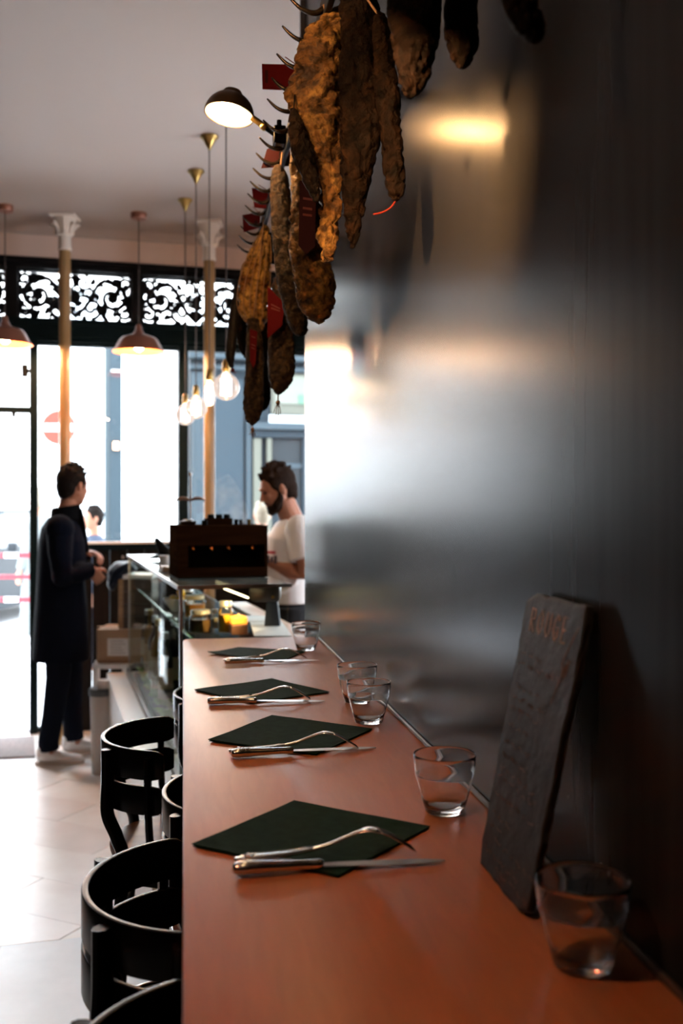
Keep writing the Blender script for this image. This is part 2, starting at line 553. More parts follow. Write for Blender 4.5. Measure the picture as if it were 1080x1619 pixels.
# stone slabs: diagonal strips beyond the joint line, big square-laid slabs before it
def clip(poly, p, nrm):
    out = []
    for i in range(len(poly)):
        a = poly[i]; b = poly[(i + 1) % len(poly)]
        da = (a - p).dot(nrm); db = (b - p).dot(nrm)
        if da >= 0: out.append(a)
        if (da >= 0) != (db >= 0):
            out.append(a + (b - a) * (da / (da - db)))
    return out
J0 = at_z(0, 1496, 0); J1 = at_z(135, 1481, 0)
jd = (J1 - J0).normalized(); jn = Vector((-jd.y, jd.x, 0))
tile_mats = []
for k, (c1, c2) in enumerate((((0.76, 0.68, 0.64), (0.84, 0.77, 0.73)), ((0.73, 0.65, 0.61), (0.81, 0.73, 0.69)), ((0.78, 0.71, 0.67), (0.84, 0.79, 0.75)))):
    tile_mats.append(mat('pink_grey_stone_%s' % 'abc'[k], c1, 0.33, spec=0.7, col2=c2, scale=5, bump=0.04, bscale=9, rvar=0.06))
slab_mats = [mat('blue_grey_stone_%s' % 'ab'[k], c1, 0.36, col2=c2, scale=4, bump=0.12, bscale=14, rvar=0.08)
             for k, (c1, c2) in enumerate((((0.66, 0.70, 0.73), (0.78, 0.82, 0.85)), ((0.62, 0.66, 0.69), (0.75, 0.78, 0.81))))]
def slab(poly, m, dz):
    if len(poly) < 3: return
    c = sum(poly, Vector()) / len(poly)
    ins = [q + (c - q).normalized() * 0.0025 for q in poly]
    area = 0
    for i in range(len(ins)):
        a = ins[i] - c; b = ins[(i + 1) % len(ins)] - c
        area += a.cross(b).z / 2
    if abs(area) < 0.002: return
    b_ = MB(); b_.prism([q + Vector((0, 0, -0.03 + dz)) for q in ins], (0, 0, 0.03))
    o = b_.build('floor_slab', m, floor)
A = math.pi / 2 + R(56)
d1 = Vector((math.cos(A), math.sin(A), 0)); d2 = Vector((-d1.y, d1.x, 0)) * -1
T0 = at_z(90, 1298, 0)
for i in range(-12, 13):
    for j in range(-8, 9):
        off = 0.45 * (i % 2)
        o0 = T0 + d2 * (0.30 * i) + d1 * (0.9 * j + off)
        q = [o0, o0 + d1 * 0.9, o0 + d1 * 0.9 + d2 * 0.30, o0 + d2 * 0.30]
        q = clip(q, J0 + jn * 0.0, jn)
        for (p_, n_) in ((Vector((LX, 0, 0)), Vector((1, 0, 0))), (Vector((RX, 0, 0)), Vector((-1, 0, 0))), (F0, -FN)):
            if q: q = clip(q, p_, n_)
        if q and len(q) > 2:
            slab(q, random.choice(tile_mats), random.uniform(-0.0008, 0.0008))
for i in range(-5, 4):
    for j in range(0, 8):
        o0 = J0 + jd * (1.0 * i + 0.35 * (j % 2)) - jn * (0.75 * (j + 1))
        q = [o0, o0 + jd * 1.0, o0 + jd * 1.0 + jn * 0.75, o0 + jn * 0.75]
        for (p_, n_) in ((Vector((LX, 0, 0)), Vector((1, 0, 0))), (Vector((RX, 0, 0)), Vector((-1, 0, 0))), (Vector((0, BY, 0)), Vector((0, 1, 0)))):
            if q: q = clip(q, p_, n_)
        if q and len(q) > 2:
            slab(q, random.choice(slab_mats), random.uniform(-0.0008, 0.0008))

# long dark wall, other walls, ceiling
mb = MB(); mb.box((WX + 0.09, (WEND + BY) / 2, CEIL / 2), (0.18, WEND - BY, CEIL))
structure('wall_right', mb, M_wall)
mb = MB(); mb.box((LX - 0.1, 2.2, CEIL / 2), (0.2, 9.8, CEIL))
structure('wall_left', mb, mat('brown_grey_wall', (0.035, 0.028, 0.025), 0.8, spec=.1))
mb = MB(); mb.box(((LX + RX) / 2, BY - 0.1, CEIL / 2), (RX - LX + 0.4, 0.2, CEIL))
structure('wall_back', mb, mat('near_black_wall', (0.02, 0.018, 0.017), 0.7))
PY0, PY1, PZ0, PZ1 = 3.9, 5.3, 1.3, 2.45
mb = MB(); mb.box((RX + 0.1, (PY0 - 2.7) / 2, CEIL / 2), (0.2, PY0 + 2.7, CEIL)); mb.box((RX + 0.1, (PY1 + 7.5) / 2, CEIL / 2), (0.2, 7.5 - PY1, CEIL))
mb.box((RX + 0.1, (PY0 + PY1) / 2, PZ0 / 2), (0.2, PY1 - PY0, PZ0)); mb.box((RX + 0.1, (PY0 + PY1) / 2, (PZ1 + CEIL) / 2), (0.2, PY1 - PY0, CEIL - PZ1))
structure('wall_passage', mb, M_plaster)
e = struct_empty('window_20', (RX + .1, (PY0 + PY1) / 2, PZ0))  # added unseen window, lets in daylight for the ceiling and front wall
mb = MB()
for y in (PY0 + .025, (PY0 + PY1) / 2, PY1 - .025):
    mb.box((RX + .1, y, (PZ0 + PZ1) / 2), (.06, .05, PZ1 - PZ0))
for z in (PZ0 + .025, PZ1 - .025):
    mb.box((RX + .1, (PY0 + PY1) / 2, z), (.055, PY1 - PY0, .05))
mb.build('window_frame', M_frame, e)
MB().box((RX + .1, (PY0 + PY1) / 2, (PZ0 + PZ1) / 2), (.004, PY1 - PY0 - .05, PZ1 - PZ0 - .05)).build('pane', M_pane, e)
ld = bpy.data.lights.new('added_window_portal', 'AREA'); ld.shape = 'RECTANGLE'; ld.size = PY1 - PY0; ld.size_y = PZ1 - PZ0
ld.cycles.is_portal = True
lo = bpy.data.objects.new('added_window_portal', ld); COL.objects.link(lo)
lo.matrix_world = Matrix.Translation((RX + .25, (PY0 + PY1) / 2, (PZ0 + PZ1) / 2)) @ Matrix(((0, 0, 1), (1, 0, 0), (0, 1, 0))).to_4x4()
mb = MB(); mb.box(((WX + .18 + RX) / 2, 3.0, CEIL / 2), (RX - WX - .18, 0.1, CEIL))
structure('wall_niche', mb, M_plaster)
mb = MB(); mb.box(((LX + RX) / 2, 2.4, CEIL + 0.1), (RX - LX + 0.4, 10.4, 0.2))
structure('ceiling', mb, M_ceil)
# slim pilaster strip closing the upper end of the dark wall
mb = MB(); mb.box((WX + 0.085, WEND + 0.012, 2.9), (0.20, 0.024, 0.94))
structure('trim_1', mb, mat('grey_trim_paint', (0.2, 0.17, 0.16), 0.6))
# shiny bead where the counter meets the wall
mb = MB(); mb.box((WX - 0.003, 1.0, TOP + 0.004), (0.006, 4.42, 0.008))
structure('trim_2', mb, mat('varnished_bead', (0.08, 0.05, 0.04), 0.3, spec=0.4), bevel=0.002)

# facade ------------------------------------------------------------
uA = fac(53.5, 900)[0]; uB = fac(288, 700)[0]
zTopT = fac(52, 411)[1]; zT1 = fac(52, 427)[1]; zT0 = fac(52, 505)[1]; zHead = fac(52, 541)[1]
uL, uR = LX - F0.x - 0.1, RX - F0.x + 0.1
def fbox(mb, u0, u1, z0, z1, o0=-0.06, o1=0.06):
    mb.hexa([fp(u0, o0, z0), fp(u1, o0, z0), fp(u1, o1, z0), fp(u0, o1, z0)],
            [fp(u0, o0, z1), fp(u1, o0, z1), fp(u1, o1, z1), fp(u0, o1, z1)])
    return mb
mb = fbox(MB(), uL, uR, zTopT, CEIL + 0.02, -0.08, 0.10)
structure('wall_front', mb, M_plaster)
# lintel between transom and door heads, and top rail
mb = MB(); fbox(mb, uL, uR, zHead, zT0 - 0.0, -0.07, 0.08); fbox(mb, uL, uR, zHead + 0.03, zHead + 0.075, -0.085, -0.07); fbox(mb, uL, uR, zT0 - 0.035, zT0 - 0.01, -0.085, -0.07)
structure('trim_3', mb, M_frame)
mb = MB(); fbox(mb, uL, uR, zT1, zTopT, -0.07, 0.08); fbox(mb, uL, uR, zTopT - 0.03, zTopT, -0.09, -0.07)
structure('trim_4', mb, M_iron)
# cove between wall and ceiling
cove = [(-0.08, CEIL + 0.0), (-0.08, CEIL - 0.05), (-0.10, CEIL - 0.03), (-0.16, CEIL - 0.006), (-0.20, CEIL)]
mb = MB(); mb.prism([fp(uL, o, z) for o, z in cove], FU * (uR - uL))
structure('trim_5', mb, M_ceil)

# transom panels: mullions, glass, wrought scrollwork
bay = fac(216, 460)[0] - fac(20, 460)[0]
u20 = fac(20, 460)[0]
def spiral(c, r0, r1, a0, turns, n=34, sgn=1):
    out = []
    for i in range(n + 1):
        t = i / n
        a = a0 + sgn * t * turns * 2 * math.pi
        r = r0 * (1 - t) ** 1.0 + r1 * t
        out.append((c[0] + r * math.cos(a), c[1] + r * math.sin(a)))
    return out
def grille(win, u0, u1, z0, z1, seed):
    rnd = random.Random(seed)
    w = u1 - u0; h = z1 - z0; cu = (u0 + u1) / 2
    def P(q): return fp(q[0], 0.0, q[1])
    main = MB(); leaf = MB(); ros = MB()
    for s in (-1, 1):
        # large S scroll running from the centre to the corner
        S = [(cu + s * 0.00 * w, z0 + .10 * h), (cu + s * .10 * w, z0 + .34 * h), (cu + s * .16 * w, z0 + .62 * h), (cu + s * .24 * w, z0 + .84 * h), (cu + s * .34 * w, z0 + .80 * h)]
        S = [(v.x, v.y) for v in catmull([(a, b, 0) for a, b in S], 8)]
        main.tube([P(q) for q in S], 0.015, 6)
        c1 = (cu + s * .33 * w, z0 + .50 * h)
        sp = spiral(c1, .30 * h, .05 * h, math.pi / 2, 1.45, sgn=-s)
        main.tube([P(q) for q in sp], [0.018 - 0.009 * i / len(sp) for i in range(len(sp))], 6)
        c2 = (cu + s * .14 * w, z0 + .28 * h)
        sp = spiral(c2, .22 * h, .03 * h, -math.pi / 2, 1.3, sgn=s)
        main.tube([P(q) for q in sp], 0.0125, 6)
        c3 = (cu + s * .445 * w, z0 + .22 * h)
        sp = spiral(c3, .18 * h, .03 * h, math.pi * .5, 1.2, sgn=s)
        main.tube([P(q) for q in sp], 0.0125, 6)
        c4 = (cu + s * .45 * w, z0 + .80 * h)
        sp = spiral(c4, .16 * h, .03 * h, -math.pi * .5, 1.2, sgn=-s)
        main.tube([P(q) for q in sp], 0.012, 6)
        c5 = (cu + s * .07 * w, z0 + .80 * h)
        sp = spiral(c5, .15 * h, .02 * h, -math.pi * .3, 1.1, sgn=-s)
        main.tube([P(q) for q in sp], 0.010, 6)
        # acanthus leaves: curled lobes along the stems
        for (bx, bz, rad0, nn, sz) in ((c1[0], c1[1], .30, 13, .115), (c2[0], c2[1], .2, 8, .10), (c4[0], c4[1], .15, 7, .085), (c3[0], c3[1], .17, 8, .09), (c5[0], c5[1], .13, 6, .08)):
            for k in range(nn):
                a = 2 * math.pi * k / nn + rnd.uniform(-.25, .25)
                a2 = a + s * rnd.uniform(.5, .9)
                l1 = sz * h * rnd.uniform(.9, 1.9)
                b0 = (bx + rad0 * h * math.cos(a), bz + rad0 * h * math.sin(a))
                b1 = (b0[0] + l1 * .6 * math.cos(a2), b0[1] + l1 * .6 * math.sin(a2))
                b2 = (b1[0] + l1 * .6 * math.cos(a2 + s * .9), b1[1] + l1 * .6 * math.sin(a2 + s * .9))
                pts = catmull([P((min(max(q[0], u0), u1), min(max(q[1], z0), z1))) for q in (b0, b1, b2)], 4)
                nP = len(pts)
                leaf.tube(pts, [(0.005 + 0.014 * math.sin(math.pi * (i + .5) / nP), 0.005) for i in range(nP)], 6, up=FU)
                if k % 2 == 0:
                    leaf.ball(P(b2), 0.009, seg=6, rings=4)
        # rosette in the outer scroll
        for k in range(8):
            a = k * math.pi / 4
            ros.ball(P((c1[0] + .075 * h * math.cos(a), c1[1] + .075 * h * math.sin(a))), (.014, .008, .014), seg=8, rings=5)
        ros.ball(P(c1), (.014, .014, .014), seg=8, rings=5)
    ros.ball(P((cu, z0 + .5 * h)), (.035, .01, .05), seg=8, rings=5)
    main.tube([P((cu, z0)), P((cu, z1))], 0.006, 6)
    main.build('scrollwork', M_iron, win, smooth='all')
    leaf.build('leafwork', M_iron, win, smooth='all')
    ros.build('rosette', M_iron, win, smooth='all')
wi = 1
for k in range(-2, 5):
    u0 = u20 + bay * k + 0.035; u1 = u20 + bay * (k + 1) - 0.035
    if fp(u0, 0, 0).x > RX: break
    e = struct_empty('window_%d' % wi, fp((u0 + u1) / 2, 0, zT0)); wi += 1
    fr = MB()
    fbox(fr, u0 - 0.07, u0, zT0, zT1, -0.07, 0.07)
    fbox(fr, u0, u0 + 0.012, zT0, zT1, -0.02, 0.02); fbox(fr, u1 - 0.012, u1, zT0, zT1, -0.02, 0.02)
    fbox(fr, u0 + .012, u1 - .012, zT0, zT0 + 0.012, -0.02, 0.02); fbox(fr, u0 + .012, u1 - .012, zT1 - 0.012, zT1, -0.02, 0.02)
    fr.build('window_frame', M_iron, e)
    fbox(MB(), u0, u1, zT0, zT1, 0.030, 0.034).build('pane', M_pane, e)
    grille(e, u0, u1, zT0, zT1, k + 11)

# posts, doors, windows under the lintel
uP0, uP1 = fac(47.5, 900)[0], fac(60, 900)[0]
uQ0, uQ1 = fac(281, 700)[0], fac(296, 700)[0]
zSill = 1.22
mb = MB(); fbox(mb, uP0, uP1, 0, zHead, -0.07, 0.07); fbox(mb, uP0 - .0, uP0 + .02, 0, zHead, -0.085, -0.07)
structure('trim_6', mb, M_frame)
mb = MB(); fbox(mb, uQ0, uQ1, 0, zHead, -0.07, 0.07)
structure('trim_7', mb, M_frame)
# door (left): tall glazed leaf with a bar at shoulder height and a hinge/closer
dz = fac(20, 648)[1]
d = struct_empty('door_1', fp(uP0 - 0.5, 0, 0))
uD0 = uP0 - 0.60
fr = MB()
fbox(fr, uD0, uD0 + 0.06, 0.02, zHead, -0.03, 0.03)
fbox(fr, uD0 + .06, uP0, dz - 0.02, dz + 0.02, -0.03, 0.03)
fbox(fr, uD0 + .06, uP0, zHead - 0.035, zHead, -0.03, 0.03)
fr.build('door_frame', M_frame, d)
fbox(MB(), uD0 + 0.06, uP0, dz + .02, zHead - .035, -0.003, 0.003).build('pane', M_pane, d)
uh = fac(40, 588)[0]; zh = fac(40, 588)[1]
b_ = MB(); fbox(b_, uh - 0.02, uh + 0.02, zh - 0.04, zh + 0.04, -0.08, -0.03); fbox(b_, uh + .02, uP0 - .0, zh - 0.012, zh + 0.012, -0.07, -0.03)
b_.build('door_closer', M_dark, d, bevel=0.004)
uh2 = fac(22, 650)[0]
b_ = MB(); fbox(b_, uh2 - 0.012, uh2 + 0.012, dz - 0.05, dz - 0.02, -0.04, -0.0)
b_.build('door_bolt', M_dark, d)
mb = MB(); fbox(mb, LX - F0.x - .1, uD0, 0, zHead, -0.05, 0.05)
structure('wall_front_left', mb, M_dkwood)
# glazed opening between the two posts: clear to the floor by the post, panelled lower down to the right
uS0 = fac(118, 1000)[0]
w = struct_empty('window_%d' % wi, fp((uP1 + uQ0) / 2, 0, 0)); wi += 1
fr = MB(); fbox(fr, uP1, uQ0, zHead - 0.02, zHead, -0.03, 0.03); fbox(fr, uP1, uS0, 0, 0.03, -0.03, 0.03); fbox(fr, uS0, uQ0, zSill, zSill + 0.04, -0.07, 0.05)
fr.build('window_frame', M_frame, w)
fbox(MB(), uP1, uQ0, zSill + .04, zHead - 0.02, -0.003, 0.003).build('pane', M_pane, w)
fbox(MB(), uP1, uS0, 0.03, zSill + .04, -0.003, 0.003).build('lower_pane', M_pane, w)
fbox(MB(), uS0, uQ0, zSill + .04, zSill + .055, -0.09, -0.01).build('window_sill', M_white, w)
# right-hand window
w = struct_empty('window_%d' % wi, fp(uQ1 + 0.8, 0, 0)); wi += 1
uW1 = uR
zs2 = 0.95
fr = MB(); fbox(fr, uQ1, uW1, zHead - 0.02, zHead, -0.03, 0.03); fbox(fr, uQ1, uW1, zs2, zs2 + 0.04, -0.07, 0.05)
fr.build('window_frame', M_frame, w)
fbox(MB(), uQ1, uW1, zs2 + .04, zHead - 0.02, -0.003, 0.003).build('pane', M_pane, w)
mb = MB(); fbox(mb, uQ1, uR, 0, zs2, -0.05, 0.05)
structure('wall_front_right', mb, M_dkwood)
# dark stall riser behind the customer, one panel per board
riser = struct_empty('wall_riser', fp((uS0 + uQ0) / 2, -0.05, 0))
nb = 6
for k in range(nb):
    a = uS0 + (uQ0 - uS0) * k / nb; b = uS0 + (uQ0 - uS0) * (k + 1) / nb
    fbox(MB(), a + .002, b - .002, 0.0, zSill, -0.06, 0.04).build('panel', M_dkwood, riser, bevel=0.003)
u_, z_ = fac(194, 881, -0.06)
b_ = MB(); b_.lathe([(0.011, 0), (0.011, 0.006), (0.004, 0.012)], (0, 0, 0), 12, M=Matrix.Rotation(R(90), 3, 'X'))
b_.v = [v + fp(u_, -0.06, z_) for v in b_.v]
b_.build('lock', M_chrome, riser)

# portals so the daylight through the glazing is sampled well
for (u0, u1, z0, z1) in ((uL, uR, 0.0, zT1),):
    ld = bpy.data.lights.new('window_portal', 'AREA'); ld.shape = 'RECTANGLE'
    ld.size = u1 - u0; ld.size_y = z1 - z0
    ld.cycles.is_portal = True
    lo = bpy.data.objects.new('window_portal', ld); COL.objects.link(lo)
    lo.location = fp((u0 + u1) / 2, 0.14, (z0 + z1) / 2)
    zax = FN; xax = FU; yax = zax.cross(xax)
    lo.matrix_world = Matrix.Translation(lo.location) @ Matrix((xax, yax, zax)).transposed().to_4x4()

# doormat by the threshold
a, b, c, d_ = at_z(-70, 1172, 0), at_z(53, 1166, 0), at_z(56, 1198, 0), at_z(-75, 1204, 0)
mb = MB(); mb.prism([a, b, c, d_], (0, 0, 0.012))
tag(mb.build('doormat', mat('grey_coir', (0.20, 0.17, 0.165), 0.95, col2=(0.26, 0.22, 0.21), scale=60, bump=0.6, bscale=200), bevel=0.003), 'flat grey-pink doormat inside the glazed street door', 'doormat')

# ------------------------------------------------------------------ columns
def column(px, pt, pb_cap, depth, label):
    base = at_d(px, 797, depth); base.z = 0
    t = thing('cast_iron_column', base, label, 'column', None)
    r = 0.037
    zc = H + (HY - pb_cap) * depth / F
    mb = MB(); mb.lathe([(r * 1.5, 0), (r * 1.5, .06), (r * 1.15, .09), (r * 1.08, .12), (r, .16), (r, zc)], base, 24); mb.build('shaft', M_column, t, smooth=True)
    c = MB(); w = 0.082
    c.lathe([(r * 1.12, zc), (r * 1.25, zc + .012), (r * 1.1, zc + .03), (r * 1.1, zc + .09), (r * 1.35, zc + .10), (r * 1.2, zc + .12), (r * 1.45, zc + .15), (w * .9, CEIL - .022), (w * .9, CEIL - .016)], base, 24)
    c.build('capital', M_capital, t, smooth=True)
    MB().box((base.x, base.y, CEIL - .008), (w * 2, w * 2, .016), -YAW).build('abacus', M_capital, t, bevel=.003)
    l = MB()
    for k in range(8):
        a = k * math.pi / 4
        dd = Vector((math.cos(a), math.sin(a), 0))
        pts = [base + dd * (r * 1.2) + Vector((0, 0, zc + .10)), base + dd * (r * 1.4) + Vector((0, 0, zc + .14)), base + dd * (w * .98) + Vector((0, 0, zc + .17)), base + dd * (w * 1.02) + Vector((0, 0, zc + .155))]
        l.tube(catmull(pts, 3), [(0.012, .004)] * 10, 6, up=(0, 0, 1))
    l.build('capital_leaf', M_capital, t, smooth='all')
    return t
column(102.5, 348, 397, 6.36, 'tan painted slender column rising behind the customer in the navy coat')
column(331, 365, 413, 6.50, 'tan painted slender column behind the row of bare glowing bulbs')

# ------------------------------------------------------------------ pendant lamps
M_fil = mat('glowing_filament', (1, .8, .5), 0.5, emit=(1.0, 0.72, 0.42), estr=30.0)
M_bulbc = mat('glowing_frosted_bulb', (1, .9, .8), 0.5, emit=(1.0, 0.72, 0.45), estr=30.0)
M_bulbg = pane_mat('bulb_glass', (1.0, 0.95, 0.9))
_n, _l = M_bulbg.node_tree.nodes, M_bulbg.node_tree.links
_out = [k for k in _n if k.type == 'OUTPUT_MATERIAL'][0]
_prev = _out.inputs[0].links[0].from_socket
_em = _n.new('ShaderNodeEmission'); _em.inputs[0].default_value = (1.0, .80, .70, 1); _em.inputs[1].default_value = 0.42
_mx = _n.new('ShaderNodeMixShader'); _mx.inputs[0].default_value = 0.30
_l.new(_prev, _mx.inputs[1]); _l.new(_em.outputs[0], _mx.inputs[2]); _l.new(_mx.outputs[0], _out.inputs[0])
M_halo = mat('filament_core', (1, .85, .7), 0.5, emit=(1.0, 0.80, 0.58), estr=6.0)
def brass_pendant(px, pyc, depth, pz, shape, label):
    base = at_d(px, pyc, depth)
    base.z = CEIL
    zb = H + (HY - pz) * depth / F          # bulb centre
    t = thing('bare_bulb_pendant', (base.x, base.y, CEIL), label, 'pendant lamp', 'brass pendants with bare bulbs over the vitrine')
    x, y = base.x, base.y
    MB().lathe([(0.044, CEIL), (0.046, CEIL - .006), (0.042, CEIL - .012), (0.032, CEIL - .02), (0.018, CEIL - .045), (0.010, CEIL - .06), (0.006, CEIL - .07)], (x, y, 0), 24).build('ceiling_rose', M_brass, t, smooth=True)
    R_ = 0.061 if shape == 'globe' else 0.032
    zn = zb + (R_ + 0.012 if shape == 'globe' else 0.068)
    MB().tube([(x, y, CEIL - .06), (x, y, zn + 0.045)], 0.0032, 8).build('cable', M_cable, t)
    MB().lathe([(0.006, zn + .055), (.013, zn + .05), (.017, zn + .04), (.017, zn + .02), (.0205, zn + .018), (.0205, zn + .008), (.017, zn + .004), (.017, zn - .004)], (x, y, 0), 18).build('socket', M_brass, t, smooth=True)
    if shape == 'globe':
        pr = [(0.014, zn)] + [(R_ * math.sin(a), zb + R_ * math.cos(a)) for a in [math.pi * k / 14 for k in range(2, 14)]] + [(0.0005, zb - R_)]
    else:
        pr = [(0.014, zn), (.015, zn - .02), (.021, zn - .045), (.029, zn - .07), (.032, zn - .09), (.030, zn - .108), (.02, zn - .124), (.0005, zn - .132)]
    bl = MB().lathe(pr, (x, y, 0), 28).build('bulb', M_bulbg, t, smooth='all')
    f = MB()
    hh = 0.036 if shape == 'globe' else 0.036
    zc_ = zb if shape == 'globe' else zn - .07
    rr = 0.020 if shape == 'globe' else 0.015
    for k in range(12):
        a = 2 * math.pi * k / 12; a2 = a + math.pi / 12
        f.tube([(x + rr * math.cos(a), y + rr * math.sin(a), zc_ - hh), (x + rr * math.cos(a2), y + rr * math.sin(a2), zc_ + hh)], 0.0042, 5)
    f.build('filament', M_fil, bl)
    MB().lathe([(0.002, zn), (.006, zc_ + .01), (.006, zc_ - .012), (.002, zc_ - .03)], (x, y, 0), 10).build('glass_stem', M_halo, bl, smooth=True)
    return t
brass_pendant(357.5, 153, 4.50, 612, 'globe', 'bare globe bulb pendant nearest the camera, beside the column')
brass_pendant(331, 215, 4.98, 622, 'pear', 'bare pear-shaped bulb pendant hanging in front of the column')
brass_pendant(310, 270, 5.50, 645, 'globe', 'bare globe bulb pendant, second from the left of the row')
brass_pendant(293, 316, 6.02, 656, 'globe', 'bare globe bulb pendant farthest away, in front of the dark post')

def copper_pendant(px, depth, prim, label):
    b = at_d(px, 400, depth); x, y = b.x, b.y
    zr = H + (HY - prim) * depth / F
    t = thing('copper_pendant', (x, y, CEIL), label, 'pendant lamp', 'copper enamel pendants by the shop front')
    MB().lathe([(.05, CEIL), (.05, CEIL - .03), (.046, CEIL - .036), (.008, CEIL - .038), (.006, CEIL - .05)], (x, y, 0), 28).build('ceiling_rose', M_copper, t, smooth=True)
    MB().tube([(x, y, CEIL - .03), (x, y, zr + .15)], .0035, 8).build('cable', M_cable, t)
    out = [(.014, zr + .175), (.018, zr + .165), (.022, zr + .14), (.03, zr + .128), (.036, zr + .115), (.105, zr + .092), (.122, zr + .075), (.160, zr + .006), (.166, zr)]
    inn = [(.163, zr + .002), (.156, zr + .008), (.118, zr + .072), (.102, zr + .086), (.03, zr + .108)]
    sh = MB().lathe(out, (x, y, 0), 40).build('lamp_shade', M_copper, t, smooth=True)
    # open the underside: separate inner skin joined to the outer rim
    me = sh.data; bm = bmesh.new(); bm.from_mesh(me)
    bmesh.ops.delete(bm, geom=[f for f in bm.faces if len(f.verts) > 10], context='FACES'); bm.to_mesh(me); bm.free()
    si = MB().lathe(inn, (x, y, 0), 40).build('shade_lining', M_copper_in, sh, smooth=True)
    me = si.data; bm = bmesh.new(); bm.from_mesh(me)
    bmesh.ops.delete(bm, geom=[f for f in bm.faces if len(f.verts) > 10], context='FACES'); bm.to_mesh(me); bm.free()
    bl = MB().lathe([(.013, zr + .10), (.014, zr + .085), (.026, zr + .06), (.030, zr + .04), (.027, zr + .022), (.014, zr + .010), (.0005, zr + .006)], (x, y, 0), 20).build('bulb', M_bulbc, t, smooth='all')
    ld = bpy.data.lights.new('pendant_glow', 'POINT'); ld.energy = 13; ld.color = (1, .62, .33); ld.shadow_soft_size = .03
    lo = bpy.data.objects.new('pendant_glow', ld); COL.objects.link(lo); lo.parent = t; lo.location = (0, 0, zr - .0 - CEIL)
copper_pendant(219.5, 6.30, 557, 'copper-coloured enamel pendant hanging in the middle of the shop front')
copper_pendant(8, 6.14, 545, 'copper-coloured enamel pendant cut by the left edge of the photo')

# ------------------------------------------------------------------ bar counter
def rounded_outline(x0, x1, y0, y1, r, n=8):
    pts = [(x0, y0), (x1, y0), (x1, y1)]
    for k in range(n + 1):
        a = math.pi / 2 + (math.pi / 2) * k / n
        pts.append((x0 + r + r * math.cos(a), y1 - r + r * math.sin(a)))
    return pts
bar = thing('bar_counter', (0.2, 1.0, 0), 'long narrow reddish varnished wooden bar counter running along the dark wall', 'counter')
mb = MB(); mb.prism([(x, y, TOP - 0.045) for x, y in rounded_outline(0.0, WX - 0.0005, -1.25, 3.215, 0.03)], (0, 0, 0.045))
mb.build('counter_top', M_counter, bar, bevel=0.005, smooth=True)
for k in range(5):
    y = -0.6 + 0.9 * k
    mb = MB(); mb.prism([(WX - .001, y, TOP - .046), (0.10, y, TOP - .046), (0.12, y, TOP - .09), (WX - .03, y, TOP - .40), (WX - .001, y, TOP - .40)], (0, .03, 0))
    mb.build('bracket', M_black, bar)
mb = MB(); mb.box((WX - 0.012, 1.0, TOP - .33), (0.022, 4.4, 0.06)); mb.build('wall_batten', M_dark, bar)

# ------------------------------------------------------------------ napkins, cutlery, glasses
def napkin(c4, label, lift, seed):
    """c4: left, top, right, bottom corner pixels"""
    L, T, Rr, B = [ctr(*p) for p in c4]
    rnd = random.Random(seed)
    t = thing('paper_napkin', (L + Rr) / 2, label, 'napkin', 'dark green napkins on the bar')
    def sheet(z0, z1, shr, sh):
        mb = MB(); N = 10
        vs = []
        for lay in (z0, z1):
            for i in range(N + 1):
                for j in range(N + 1):
                    a = i / N; b = j / N
                    a_ = shr + a * (1 - 2 * shr); b_ = shr + b * (1 - 2 * shr)
                    p = L * (1 - a_) * (1 - b_) + T * a_ * (1 - b_) + Rr * a_ * b_ + B * (1 - a_) * b_
                    e = max(abs(a - .5), abs(b - .5)) * 2
                    cl = max(0, 1 - (a + b) * 1.6)
                    z = lay + lift * cl ** 2 + 0.0012 * mnoise.noise(Vector((a * 2.3 + seed, b * 2.3, sh))) * (e ** 2) + (0.0012 * e ** 4 if sh else 0)
                    vs.append(p + Vector((0, 0, z)))
        fs = []
        n1 = (N + 1) ** 2
        idx = lambda i, j, l: l * n1 + i * (N + 1) + j
        for i in range(N):
            for j in range(N):
                fs.append((idx(i, j, 0), idx(i, j + 1, 0), idx(i + 1, j + 1, 0), idx(i + 1, j, 0)))
                fs.append((idx(i, j, 1), idx(i + 1, j, 1), idx(i + 1, j + 1, 1), idx(i, j + 1, 1)))
        for k in range(N):
            fs.append((idx(k, 0, 0), idx(k + 1, 0, 0), idx(k + 1, 0, 1), idx(k, 0, 1)))
            fs.append((idx(k, N, 0), idx(k, N, 1), idx(k + 1, N, 1), idx(k + 1, N, 0)))
            fs.append((idx(0, k, 0), idx(0, k, 1), idx(0, k + 1, 1), idx(0, k + 1, 0)))
            fs.append((idx(N, k, 0), idx(N, k + 1, 0), idx(N, k + 1, 1), idx(N, k, 1)))
        return mb.add(vs, fs)
    sheet(0.0003, 0.0012, 0.004, 0).build('lower_fold', M_napkin, t, smooth=True)
    sheet(0.0018, 0.0028, 0.0, 1).build('upper_fold', M_napkin, t, smooth=True)
NAP = [((303, 1340), (465, 1270), (680, 1310), (535, 1389)),
       ((329, 1174), (430, 1133), (589, 1155), (500, 1195)),
       ((307, 1093), (430, 1075), (521, 1096), (397, 1113)),
       ((328, 1035), (377, 1025), (484, 1031), (445, 1047))]
where = ['nearest the camera, in front of the glass beside the slate', 'second from the camera, level with the pair of glasses', 'third from the camera, behind the pair of glasses', 'farthest away, at the rounded end of the bar']
for k, c in enumerate(NAP):
    napkin(c, 'folded dark green paper napkin ' + where[k], (0.001, .002, .001, .006)[k], k + 3)

